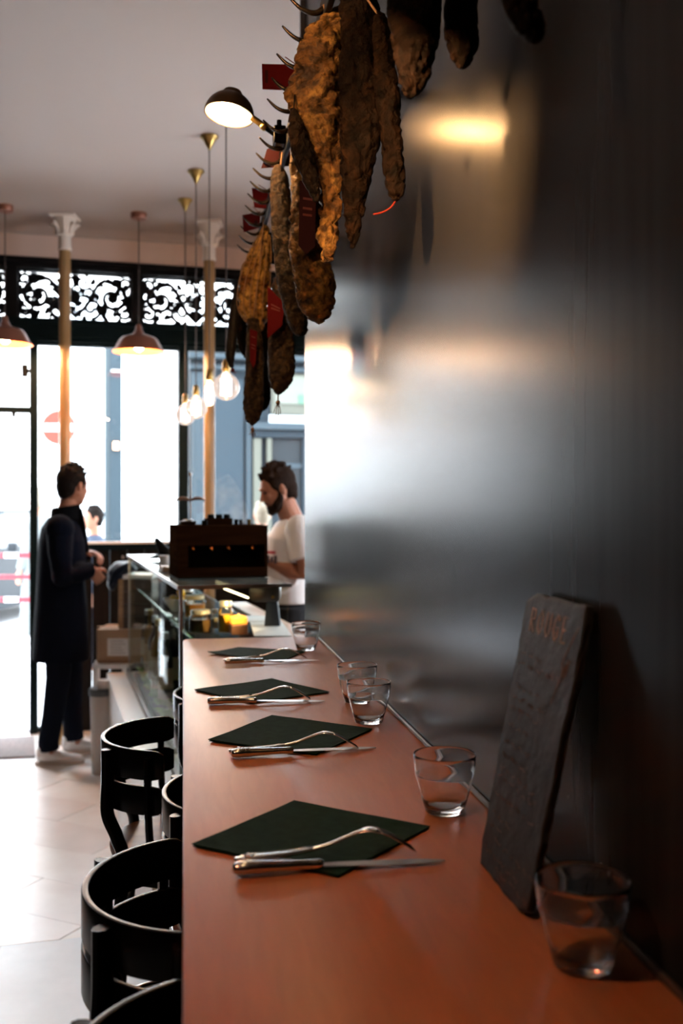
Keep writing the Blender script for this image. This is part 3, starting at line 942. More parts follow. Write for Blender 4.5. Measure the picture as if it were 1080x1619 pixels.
def fork_proto():
    t = thing('fork', (0, 0, 0), 'x', 'fork')
    L = 0.205
    n = 26
    # heights along the fork laid tines down
    prof = [(0.0, .007), (.08, .0085), (.2, .0095), (.35, .0115), (.5, .017), (.62, .026), (.70, .0315), (.76, .0325), (.84, .027), (.92, .016), (1.0, .0045)]
    zs = catmull([(a * L, 0, b) for a, b in prof], 4)
    wd = [(0, .006), (.02, .0095), (.08, .0115), (.18, .0105), (.35, .0065), (.5, .0042), (.62, .0036), (.68, .0042), (.72, .0085), (.76, .0115), (1, .0118)]
    def W(a):
        for i in range(len(wd) - 1):
            if wd[i][0] <= a <= wd[i + 1][0]:
                k = (a - wd[i][0]) / (wd[i + 1][0] - wd[i][0] + 1e-9)
                return wd[i][1] * (1 - k) + wd[i + 1][1] * k
        return wd[-1][1]
    body = [p for p in zs if p.x / L <= .80]
    mb = MB(); mb.tube(body, [(max(.0014, .0032 - .002 * (p.x / L)), W(p.x / L)) for p in body], 12, up=(0, 0, 1))
    mb.build('handle', M_chrome, t, smooth='all')
    # ornament: raised lines and a shell on the handle end
    orn = MB()
    for s in (-1, 1):
        pts = [p + Vector((0, s * W(p.x / L) * .62, .0024)) for p in body if .03 < p.x / L < .45]
        orn.tube(pts, .0008, 5)
    for k in range(5):
        a = R(-50 + 25 * k)
        b0 = Vector((.022, 0, .0115)); orn.tube([b0, b0 + Vector((-.012 * math.cos(a), .009 * math.sin(a), -.0005))], [.0011, .0016], 5)
    orn.build('handle_ornament', M_chrome, t, smooth='all')
    tines = [p for p in zs if p.x / L >= .79]
    for k in range(4):
        yy = -.0088 + .00587 * k
        m_ = MB(); m_.tube([p + Vector((0, yy, 0)) for p in tines], [(.0011, .0016)] * (len(tines) - 1) + [(.0006, .0006)], 8, up=(0, 0, 1))
        m_.build('tine', M_chrome, t, smooth='all')
    return t, L
def knife_proto():
    t = thing('table_knife', (0, 0, 0), 'x', 'knife')
    L = 0.235; hl = 0.098
    pts = [(0, 0, .009), (.003, 0, .009), (.012, 0, .0092), (.03, 0, .009), (.055, 0, .0085), (.08, 0, .008), (.094, 0, .0075), (.098, 0, .0072)]
    rad = [(.004, .005), (.0066, .0082), (.0078, .0100), (.0074, .0095), (.0062, .0080), (.0055, .0066), (.0062, .0076), (.0045, .0055)]
    P = catmull(pts, 3); RA = []
    for i in range(len(rad) - 1):
        for k in range(3):
            q = k / 3; RA.append((rad[i][0] * (1 - q) + rad[i + 1][0] * q, rad[i][1] * (1 - q) + rad[i + 1][1] * q))
    RA.append(rad[-1])
    MB().tube(P, RA, 14, up=(0, 0, 1)).build('handle', M_chrome, t, smooth='all')
    o = MB()
    for s in (-1, 1):
        o.tube([(x, s * .005, .0152 - abs(x - .03) * .03) for x in [.008 + .008 * i for i in range(8)]], .0008, 5)
    for k in range(3):
        o.tube([(.016 + k * .006, y * .006, .0164 - abs(y) * .0016) for y in (-1, -.5, 0, .5, 1)], .0010, 5)
    o.build('handle_ornament', M_chrome, t, smooth='all')
    # blade: flat, slightly curved belly, edge toward -y
    bl = MB(); up = []; dn = []
    prof = [(hl, .0045, -.0050), (.115, .006, -.0062), (.15, .0066, -.0085), (.19, .0062, -.0095), (.215, .004, -.0085), (.23, .0005, -.005), (L, -.002, -.0025)]
    vs = []
    for x, a, b in prof:
        z = .0065 - (x - hl) * .030
        vs += [(x, a, z + .0008), (x, b, z + .0002), (x, b, z - .0002), (x, a, z - .0008)]
    n = len(prof); fs = []
    for i in range(n - 1):
        for k in range(4):
            fs.append((i * 4 + k, i * 4 + (k + 1) % 4, (i + 1) * 4 + (k + 1) % 4, (i + 1) * 4 + k))
    fs += [(3, 2, 1, 0), tuple((n - 1) * 4 + k for k in range(4))]
    bl.add(vs, fs).build('blade', M_steel, t, smooth=True)
    return t, L
fk, FL = fork_proto(); kn, KL = knife_proto()
FORK = [((371, 1362), (655, 1341)), ((362, 1189), (566, 1180)), ((329, 1107), (491, 1104)), ((353, 1044), (500, 1039))]
KNIFE = [((368, 1379), (703, 1356)), ((366, 1195), (594, 1179)), ((328, 1111), (513, 1106)), ((355, 1048), (503, 1042))]
short = ['nearest the camera', 'second from the camera', 'third from the camera', 'farthest from the camera']
for i in range(4):
    for src, LL, px, nm, lb, g in ((fk, FL, FORK[i], 'fork', 'silver ornate fork tines down on the napkin ' + short[i], 'forks on the napkins'),
                                   (kn, KL, KNIFE[i], 'knife', 'silver ornate table knife along the napkin ' + short[i], 'knives on the napkins')):
        o = src if i == 0 else copy_tree(src)
        a = at_z(*px[0], TOP + .006); b = at_z(*px[1], TOP + .006)
        dd = b - a
        o.location = (a.x, a.y, TOP + (.0010 if nm == 'knife' else .0002))
        sc = dd.length / LL
        sc = min(max(sc, .9), 1.12)
        o.scale = (sc, 1, 1)
        o.rotation_euler = (0, 0, math.atan2(dd.y, dd.x))
        o['label'] = lb; o['group'] = g

def glass_proto():
    t = thing('tumbler', (0, 0, 0), 'x', 'glass')
    outer = [(.001, .0008), (.0245, .0008), (.0268, .002), (.0278, .005), (.0300, .012), (.0335, .024), (.0370, .038), (.0398, .051), (.0405, .0535), (.0412, .0545), (.0428, .066), (.0438, .0785), (.0436, .0812)]
    inner = [(.0432, .0818), (.0427, .0810), (.0423, .076), (.0412, .062), (.0393, .052), (.0359, .037), (.0324, .023), (.0290, .0125), (.024, .0088), (.012, .0088), (.001, .0086)]
    MB().lathe(outer + inner, (0, 0, 0), 48).build('glass_body', M_glass, t, smooth='all')
    return t
gp = glass_proto()
GL = [((484, 1028), 'clear tumbler farthest away at the end of the bar'),
      ((566, 1110), 'clear tumbler of the touching pair, the one standing behind'),
      ((583, 1143), 'clear tumbler of the pair, standing in front of the other'),
      ((703, 1284), 'clear tumbler standing alone left of the leaning slate'),
      ((921, 1527), 'shadowed tumbler nearest the camera, at the foot of the slate')]
for i, (p, lb) in enumerate(GL):
    o = gp if i == 0 else copy_tree(gp)
    q = ctr(*p)
    x = min(q.x, WX - .056)
    o.location = (x, q.y + (.0 if i else 0.0), TOP + .0002)
    o.rotation_euler = (0, 0, R(40 * i))
    o['label'] = lb; o['group'] = 'clear tumblers along the bar'

# ------------------------------------------------------------------ slate leaning on the wall
sl = thing('slate_board', (0.39, 1.07, TOP), 'rough-edged black slate menu board chalked ROUGE leaning against the wall', 'menu board')
bl = Vector((0.352, 1.152, TOP + .001)); br = Vector((0.352, 0.985, TOP + .001))
tl = Vector((0.419, 1.165, TOP + .322)); tr = Vector((0.419, 0.980, TOP + .322))
sxv = (br - bl).normalized(); syv = ((tl - bl) - sxv * (tl - bl).dot(sxv)).normalized(); snv = sxv.cross(syv)   # points to the room (-x)
if snv.x > 0: snv = -snv
rnd = random.Random(5)
def SP(a, b, out=0.0):
    """a 0..1 left to right, b 0..1 bottom to top"""
    return bl * (1 - a) * (1 - b) + br * a * (1 - b) + tr * a * b + tl * (1 - a) * b + snv * out
edge = []
def jag(a0, b0, a1, b1, n):
    for i in range(n):
        t_ = i / n
        edge.append((a0 + (a1 - a0) * t_ + rnd.uniform(-.012, .012) * (1 if a0 == a1 else .3), b0 + (b1 - b0) * t_ + rnd.uniform(-.006, .006) * (1 if b0 == b1 else .3)))
jag(.04, 0, .97, 0, 9); jag(1, .02, 1, .985, 26); jag(.97, 1, .08, 1, 10); jag(.0, .97, 0, .04, 26)
mb = MB()
NE = len(edge)
vs = [SP(a, b, 0.0015 + .0005 * rnd.random()) for a, b in edge] + [SP(a + rnd.uniform(-.006, .006), b, -.0015) for a, b in edge] + [SP(a * .97 + .015, b * .98 + .01, .003) for a, b in edge] + [SP(a, b, -.005) for a, b in edge]
fs = [tuple(range(2 * NE, 3 * NE)), tuple(range(4 * NE - 1, 3 * NE - 1, -1))]
for i in range(NE):
    j = (i + 1) % NE
    fs += [(2 * NE + i, i, j, 2 * NE + j), (i, NE + i, NE + j, j), (NE + i, 3 * NE + i, 3 * NE + j, NE + j)]
M_slate = mat('black_slate', (0.018, 0.016, 0.015), 0.65, spec=0.25, col2=(0.032, 0.028, 0.025), scale=9, bump=0.25, bscale=50)
mb.add(vs, fs).build('slate', M_slate, sl)
M_chalk = mat('smudged_chalk', (0.55, 0.38, 0.33), 0.9)
M_chalk2 = mat('faint_chalk', (0.17, 0.10, 0.08), 0.9)
STROKES = {'R': [[(0, 0), (0, 1), (.6, .95), (.65, .6), (0, .5), (.7, 0)]], 'O': [[(.35, 0), (0, .3), (0, .7), (.35, 1), (.7, .7), (.7, .3), (.35, 0)]],
           'U': [[(0, 1), (0, .2), (.35, 0), (.7, .2), (.7, 1)]], 'G': [[(.7, .8), (.35, 1), (0, .7), (0, .3), (.35, 0), (.7, .15), (.7, .5), (.4, .5)]],
           'E': [[(.65, 1), (0, 1), (0, 0), (.65, 0)], [(0, .5), (.5, .5)]]}
def chalk(word, a0, b0, ch, cw, m, name='chalk_word', out=.0034, r=.0007):
    mb = MB(); x = a0
    for c in word:
        for st in STROKES[c]:
            pts = [SP(x + cw * .75 * u, b0 + ch * v, out) for u, v in st]
            mb.tube(pts, [(r, .0003)] * len(pts), 5, up=sxv)
        x += cw
    return mb.build(name, m, sl)
chalk('ROUGE', .16, .865, .085, .135, M_chalk, r=.0014)
# short illegible handwritten lines below, drawn as loose squiggles
rows = [(.78, .1, .5), (.74, .08, .75), (.66, .12, .55), (.62, .1, .7), (.58, .08, .6), (.52, .1, .5), (.46, .08, .5), (.41, .1, .45), (.36, .1, .7), (.33, .08, .8), (.27, .1, .75), (.20, .1, .45), (.16, .12, .35), (.12, .25, .95), (.07, .1, .7), (.04, .35, .95)]
for b, a0, a1 in rows:
    mb = MB(); x = a0
    while x < a1:
        n = rnd.randint(5, 9); pts = []
        for k in range(n):
            pts.append(SP(x + k * .016, b + rnd.uniform(-.008, .012), .0034))
        mb.tube(pts, [(.0005, .0003)] * n, 4, up=sxv)
        x += n * .016 + .03
    mb.build('chalk_line', M_chalk2, sl)
# a chalk flourish at the right
pts = catmull([SP(.93, .93, .0034), SP(.84, .85, .0034), SP(.80, .80, .0034), (SP(.86, .76, .0034)), SP(.88, .82, .0034), SP(.80, .74, .0034), SP(.74, .66, .0034)], 4)
MB().tube(pts, [(.0012, .0003)] * len(pts), 5, up=sxv).build('chalk_flourish', M_chalk2, sl)

# ------------------------------------------------------------------ bar chairs
def chair_proto():
    t = thing('bar_chair', (0, 0, 0), 'x', 'chair')
    SZ = 0.73
    ax, ay = 0.18, 0.19
    # seat: rounded, slightly dished
    MB().lathe([(.001, SZ - .002), (.08, SZ - .001), (.15, SZ + .004), (.172, SZ + .004), (.18, SZ - .004), (.178, SZ - .018), (.17, SZ - .024), (.001, SZ - .024)], (.03, 0, 0), 40).build('seat', M_seat, t, smooth=True)
    MB().lathe([(.165, SZ - .0245), (.172, SZ - .026), (.172, SZ - .062), (.150, SZ - .062), (.150, SZ - .0245)], (.03, 0, 0), 36, closed=True).build('seat_ring', M_black, t, smooth=True)
    def arc(th, grow=0.0):
        return Vector(((ax + grow) * math.cos(th) + 0.015, (ay + grow) * math.sin(th), 0))
    def band(z0, z1, a0, a1, name):
        n = 40; vs = []; fs = []
        hh = z1 - z0
        for i in range(n + 1):
            q = i / n; th = a0 + (a1 - a0) * q
            e = min(q, 1 - q) * n                      # rounded ends
            k = 1.0 if e > 1.5 else (0.72, 0.93)[int(e > .5)]
            zc = (z0 + z1) / 2
            for g, s in ((-.005, -1), (-.005, 1), (.005, 1), (.005, -1)):
                p = arc(th, g); p.z = zc + s * hh / 2 * k
                vs.append(p)
        for i in range(n):
            for k in range(4):
                fs.append((i * 4 + k, i * 4 + (k + 1) % 4, (i + 1) * 4 + (k + 1) % 4, (i + 1) * 4 + k))
        fs += [(3, 2, 1, 0), tuple(n * 4 + k for k in range(4))]
        return MB().add(vs, fs).build(name, M_black, t, smooth=True, bevel=.0018)
    band(.916, .982, R(98), R(262), 'back_band')
    band(.838, .902, R(98), R(262), 'back_band')
    # four posts carrying the bands; rear pair runs on down as legs
    for s in (-1, 1):
        th = R(180 + s * 38)
        top = arc(th, .016); mid = arc(th, .017)
        pts = catmull([(top.x, top.y, .975), (top.x, top.y, .90), (mid.x, mid.y, .83), (mid.x + .022, mid.y * .97, .77), (mid.x + .035, mid.y * 1.0, .70), (mid.x + .012, mid.y * 1.08, .45), (mid.x - .03, mid.y * 1.22, .012)], 5)
        MB().tube(pts, [(.017, .011)] * len(pts), 10, up=(mid.x, mid.y, 0)).build('leg', M_black, t, smooth=True)
        th2 = R(180 + s * 72)
        a = arc(th2, .012)
        pts = catmull([(a.x, a.y, .97), (a.x, a.y, .86), (a.x + .004, a.y * .97, .78), (a.x + .01, a.y * .92, .70)], 4)
        MB().tube(pts, [(.0155, .009)] * len(pts), 8, up=(0, 1, 0)).build('back_post', M_black, t, smooth=True)
        pts = [(.165, s * .13, .70), (.175, s * .15, .45), (.20, s * .185, .012)]
        MB().tube(catmull(pts, 4), .014, 10).build('leg', M_black, t, smooth=True)
    MB().tube([(.19 * math.cos(2 * math.pi * k / 32) + .02, .185 * math.sin(2 * math.pi * k / 32), .30) for k in range(32)], .008, 8, closed=True).build('foot_ring', M_chrome, t, smooth='all')
    return t
ch = chair_proto()
# (x, y, turn, label)
CH = [(-0.022, 2.43, R(-3), 'black bar chair with two curved back bands, pulled out clear of the bar'),
      (0.026, 1.475, R(4), 'black bar chair second from the camera, large curved back by the bar'),
      (0.130, 1.93, R(0), 'black bar chair tucked under the bar in front of the pulled-out chair'),
      (0.142, 2.93, R(0), 'black bar chair farthest away, tucked under the end of the bar'),
      (0.052, 0.985, R(8), 'black bar chair nearest the camera, only its back rim in the frame')]
for i, (x, y, rz, lb) in enumerate(CH):
    o = ch if i == 0 else copy_tree(ch)
    o.location = (x, y, 0); o.rotation_euler = (0, 0, rz)
    o['label'] = lb; o['group'] = 'black bar chairs along the counter'

# ------------------------------------------------------------------ rail with horn hooks
RXX, RZ = 0.255, 2.425
rail = thing('hook_rail', (RXX, 2.2, RZ), 'long dark metal rail with curved horn-like hooks fixed above the bar', 'rail')
MB().box((RXX, 2.02, RZ), (.012, 3.1, .045)).build('rail_bar', M_iron, rail, bevel=.002)
for y in (0.9, 2.2, 3.42):
    MB().box(((RXX + WX) / 2, y, RZ + .03), (WX - RXX, .03, .012)).build('bracket', M_iron, rail)
MB().box((RXX + .07, 3.42, RZ - .02), (.13, .012, .10)).build('end_plate', M_iron, rail, bevel=.003)
M_horn = mat('dark_horn_metal', (0.05, 0.035, 0.025), 0.25, 0.7)
first = None
for k in range(23):
    y = 3.50 - 0.115 * k
    if first is None:
        pts = catmull([(0, 0, 0), (-.02, 0, -.012), (-.045, 0, -.006), (-.068, 0, .014)], 5)
        mb = MB(); n = len(pts)
        mb.tube([Vector((RXX, y, RZ)) + p for p in pts], [.0062 * (1 - i / n) ** .6 + .0006 for i in range(n)], 8)
        first = mb.build('hook', M_horn, rail, smooth='all'); y00 = y
    else:
        c = first.copy(); COL.objects.link(c); c.parent = rail; c.location = (0, y - y00, random.uniform(-.002, .002))
        c.rotation_euler = (0, 0, 0)

# ------------------------------------------------------------------ hanging hams and sausages
hams_group = 'cured meats hanging from the rail'
def cured(name, depth, ctrl, m, label, flat=.8, amp=.10, nseed=1, string=True, cat='ham', nfreq=9, tail=None, tailmat=None, top=True):
    """ctrl: list of (px, py, half width px) down the piece, all at one depth"""
    P = [at_d(px, py, depth) for px, py, w_ in ctrl]
    W = [w_ * depth / F for px, py, w_ in ctrl]
    pts = catmull(P, 13); rad = catf(W, 13)
    c0 = P[0]
    t = thing(name, (c0.x, c0.y, c0.z), label, cat, hams_group)
    mb = MB(); seg = 52
    right = Vector((CT, -ST, 0)); fwd = Vector((ST, CT, 0))
    n = len(pts); vs = []; fs = []
    for i, (p, r) in enumerate(zip(pts, rad)):
        r = max(r, .002)
        for k in range(seg):
            th = 2 * math.pi * k / seg
            dvec = right * math.cos(th) + fwd * math.sin(th) * flat
            q = p + dvec * r
            nv = mnoise.fractal(q * nfreq * 1.6 + Vector((nseed * 3.1, nseed * 1.7, 0)), .8, 2.1, 3)
            nv2 = mnoise.noise(q * nfreq * 5 + Vector((nseed, 0, 0)))
            nv3 = abs(mnoise.noise(q * 38 + Vector((nseed * 2.3, 5, nseed))))
            nv4 = abs(mnoise.noise(q * 85 + Vector((nseed, 9, nseed * 1.3))))
            rr = r * (1 + amp * nv * 1.2 + amp * .3 * nv2) - .006 * (amp / .1) * (1 - min(1, nv3 * 5)) - .0034 * (amp / .1) * (1 - min(1, nv4 * 4)) * (r > .008)
            vs.append(p + dvec * rr)
    for i in range(n - 1):
        for k in range(seg):
            k2 = (k + 1) % seg
            fs.append((i * seg + k, i * seg + k2, (i + 1) * seg + k2, (i + 1) * seg + k))
    vs.append(pts[0] + Vector((0, 0, rad[0] * .4))); vs.append(pts[-1] - Vector((0, 0, rad[-1] * .5)))
    for k in range(seg):
        k2 = (k + 1) % seg
        fs.append((len(vs) - 2, k2, k)); fs.append((len(vs) - 1, (n - 1) * seg + k, (n - 1) * seg + k2))
    meat = mb.add(vs, fs).build('meat', m, t, smooth='all')
    if string:
        # cord from the top of the piece up to the rail
        hp = Vector((RXX - .007, min(c0.y, 3.5), RZ - .004))
        MB().tube(catmull([c0 - Vector((0, 0, .01)), (c0 * .35 + hp * .65) + Vector((0, 0, -.02)), hp], 5), .0022, 6).build('cord', M_string, t)
    if tail:
        px, py = tail
        e = pts[-1]; q = at_d(px, py, depth)
        k1 = e * .6 + q * .4
        s_ = MB(); s_.tube([e + Vector((0, 0, .012)), k1], .0022, 6); s_.ball(k1, (.0065, .0065, .007), seg=8, rings=6)
        for a in (-.010, -.004, .002, .008):
            s_.tube(catmull([k1, (k1 + q) / 2 + Vector((a * .9, 0, 0)), q + Vector((a, abs(a), abs(a)))], 4), [.0013] * 9, 5)
        s_.build('string_tail', tailmat or M_string, t)
    return t, meat
def label_on(t, depth, quad, m, bars=True):
    """red card hanging on a piece: quad of pixels (tl, tr, br, bl[, tip])"""
    pts = [at_d(x, y, depth) for x, y in quad]
    fwd = Vector((ST, CT, 0))
    o = MB().prism(pts, fwd * .0016).build('paper_label', m, t)
    if bars:
        a, b, c, dd = pts[0], pts[1], pts[2], pts[-1]
        def Q(u, v): return (a * (1 - u) * (1 - v) + b * u * (1 - v) + c * u * v + dd * (1 - u) * v) - fwd * .0006
        mb = MB()
        for v0 in bars if isinstance(bars, (list, tuple)) else (.25, .4, .5):
            mb.prism([Q(.22, v0), Q(.78, v0), Q(.78, v0 + .035), Q(.22, v0 + .035)], fwd * .0005)
        mb.build('print_bar', M_print, o)
# big lit ham at the front
t1, _ = cured('cured_ham', 1.78, [(534, 12, 8), (530, 22, 20), (512, 55, 34), (505, 110, 44), (502, 175, 46), (505, 222, 42), (520, 262, 28), (523, 310, 21), (519, 380, 18), (516, 412, 11)], M_ham,
              'large knobbly ochre ham lit by the lamp, foremost on the rail', flat=.7, amp=.16, nseed=2, nfreq=14)
t2, _ = cured('dried_sausage', 1.74, [(464, 172, 5), (470, 205, 15), (480, 250, 18), (492, 290, 13), (500, 318, 5)], M_hamdk, 'short dark sausage tucked at the lower left of the big lit ham', amp=.05, nseed=3, cat='sausage', string=False)
MB().tube([at_d(464, 178, 1.74), at_d(474, 60, 1.80)], .0011, 5).build('cord', M_dark, t2)
M_hamblk = ham_mat('blackened_ham', (0.003, 0.0015, 0.001), (0.007, 0.0035, 0.002), (0.018, 0.008, 0.0035), spec=0.04)
t3, _ = cured('smoked_ham', 1.66, [(560, -30, 10), (563, -15, 26), (570, 30, 34), (572, 110, 38), (572, 190, 36), (566, 260, 28), (560, 320, 20), (558, 370, 12), (557, 392, 4)], M_hamblk,
              'long dark tapering ham just right of the lit ham', amp=.08, nseed=4)
t4, _ = cured('smoked_sausage', 1.62, [(600, 20, 8), (604, 50, 16), (608, 110, 19), (612, 150, 20), (618, 210, 18), (622, 260, 18), (625, 300, 16), (626, 316, 7)], M_hamblk,
              'dark sausage ending in a curled red string, against the wall', amp=.06, nseed=5, cat='sausage', string=False)
e = [at_d(x, y, 1.62) for x, y in ((626, 316), (618, 328), (604, 336), (590, 339))]
MB().tube(catmull(e, 5), .0016, 6).build('red_string', M_redstr, t4)
hp = Vector((RXX - .01, 1.6, RZ)); MB().tube([at_d(600, 26, 1.62), hp], .002, 6).build('cord', M_string, t4)
t5, _ = cured('smoked_ham', 1.40, [(650, -90, 20), (650, -60, 40), (655, 10, 44), (657, 70, 38), (655, 120, 28), (650, 152, 12)], M_hamblk, 'fat dark ham at the top, right of the curled red string sausage', amp=.09, nseed=6)
t6, _ = cured('smoked_sausage', 1.30, [(730, -190, 10), (730, -150, 24), (730, 20, 28), (732, 75, 25), (732, 106, 10)], M_hamblk, 'blurred dark sausage at the top, second from the right', amp=.06, nseed=7, cat='sausage')
t7, _ = cured('smoked_sausage', .95, [(800, -480, 12), (804, -420, 22), (808, -60, 22), (820, 0, 30), (835, 40, 28), (845, 64, 13)], M_hamblk, 'blurred near-black sausage highest at the right, cut by the top of the photo', amp=.06, nseed=8, cat='sausage')
t8, _ = cured('peppered_ham', 2.52, [(440, 262, 7), (442, 285, 15), (445, 330, 17), (449, 390, 18), (456, 440, 20), (463, 480, 18), (468, 510, 14), (472, 530, 5)], M_pepper,
              'long peppered brown ham with a rounded shoulder below the lamp arm', amp=.05, nseed=9)
t9, _ = cured('cured_ham', 2.38, [(476, 240, 16), (482, 290, 24), (484, 340, 26), (488, 400, 30), (498, 440, 34), (500, 475, 31), (502, 500, 20), (504, 510, 7)], M_ham,
              'broad brown ham with the long dark red label, lower right of the cluster', amp=.10, nseed=10)
label_on(t9, 2.36 - .06, [(474, 285), (500, 290), (498, 390), (484, 402), (472, 388)], M_reddk)
t10, _ = cured('cured_sausage', 2.86, [(444, 440, 12), (444, 480, 19), (444, 540, 21), (444, 580, 22), (443, 608, 16), (440, 622, 6)], M_pepper,
               'fat mottled sausage with red label and frayed string tail', amp=.07, nseed=11, cat='sausage', tail=(439, 658))
label_on(t10, 2.80, [(423, 452), (450, 480), (446, 515), (423, 535)], M_red, (.3, .38))
t11, _ = cured('fatty_ham', 3.12, [(420, 356, 5), (417, 378, 11), (410, 405, 20), (403, 440, 25), (400, 475, 25), (402, 500, 22), (410, 522, 9)], M_hamfat,
               'bright yellow netted ham lit strongly by the lamp', amp=.13, nseed=12, nfreq=12)
net = MB()
for k in range(6):
    a = k / 5
    P_ = [at_d(417 - 10 + 20 * a, 372, 3.12 - .05), at_d(410 - 19 + 38 * a, 405, 3.12 - .055), at_d(402 - 25 + 50 * a, 450, 3.12 - .06), at_d(401 - 23 + 46 * a, 495, 3.12 - .055), at_d(412, 526, 3.12 - .01)]
    net.tube(catmull(P_, 5), .0012, 5)
net.build('netting', M_string, t11)
t12, _ = cured('thin_sausage', 3.30, [(377, 455, 6), (371, 490, 8), (367, 530, 8), (364, 560, 8), (366, 580, 4)], mat('very_dark_sausage', (.006, .004, .004), .6, col2=(.014, .008, .007), scale=20, bump=.4), 'thin black sausage at the far left of the hanging meats', amp=.04, nseed=13, cat='sausage', string=True, tail=(371, 592), tailmat=M_redstr)
t13, _ = cured('cured_sausage', 3.08, [(400, 505, 10), (403, 550, 14), (402, 600, 16), (400, 640, 17), (400, 662, 12), (399, 671, 5)], M_pepper,
               'long mottled sausage hanging lowest of all, with pale string tail', amp=.07, nseed=14, cat='sausage', tail=(400, 692))
label_on(t13, 3.01, [(395, 520), (407, 524), (404, 575), (400, 582), (395, 570)], M_red, (.2, .45, .55))
t14, _ = cured('smoked_sausage', 3.32, [(416, 500, 9), (417, 540, 12), (416, 590, 12), (417, 630, 12), (416, 648, 5)], M_hamdk, 'smooth dark sausage hanging between the two mottled sausages', amp=.04, nseed=15, cat='sausage', string=False)
MB().tube([at_d(416, 504, 3.32), Vector((RXX - .006, 3.32, RZ))], .002, 6).build('cord', M_string, t14)
t15, _ = cured('dried_sausage', 3.34, [(388, 440, 7), (384, 480, 10), (383, 520, 11), (385, 550, 8), (388, 565, 3)], M_hamdk, 'dark brown sausage right of the thin black one', amp=.08, nseed=16, cat='sausage')
t16, _ = cured('smoked_ham', 2.66, [(466, 400, 10), (474, 450, 14), (478, 490, 12), (479, 522, 8), (478, 530, 3)], M_hamdk, 'small dark ham behind the broad brown one', amp=.08, nseed=17)
# red cards standing out from the rail hooks
def card(quad, depth, m, label, bars=False):
    fwd = Vector((ST, CT, 0))
    pts = [at_d(x, y, depth) for x, y in quad]
    c = sum(pts, Vector()) / len(pts)
    t = thing('price_card', c, label, 'card', 'red cards tied to the hooks')
    MB().prism(pts, fwd * .0015).build('card', m, t)
    if bars:
        mb = MB()
        a, b, c_, dd = pts[0], pts[1], pts[2], pts[3]
        def Q(u, v): return (a * (1 - u) * (1 - v) + b * u * (1 - v) + c_ * u * v + dd * (1 - u) * v) - fwd * .0005
        for (u0, u1, v0, v1) in bars:
            mb.prism([Q(u0, v0), Q(u1, v0), Q(u1, v1), Q(u0, v1)], fwd * .0004)
        mb.build('print', M_reddk, t)
    s = pts[1] * .9 + pts[0] * .1
    hk = Vector((RXX - .03, s.y, max(RZ, s.z + .015)))
    MB().tube([s + Vector((0, 0, -.002)), hk], .0012, 5).build('string', M_redstr, t)
card([(414, 101), (476, 102), (470, 143), (415, 141)], 2.22, M_red, 'largest red card, topmost, beside the lit ham', [(.08, .16, .25, .75)])
card([(422, 236), (456, 218), (462, 262), (413, 266)], 2.60, M_reddk, 'dark maroon card hanging just below the lamp arm', None)
card([(398, 297), (427, 301), (430, 331), (402, 328)], 3.0, M_red, 'red card third from the top, above the yellow ham', None)
card([(383, 340), (412, 334), (411, 360), (385, 367)], 3.25, M_red, 'small red card lowest of all with a dark spot', [(.65, .85, .5, .75)])
MB_ = MB()

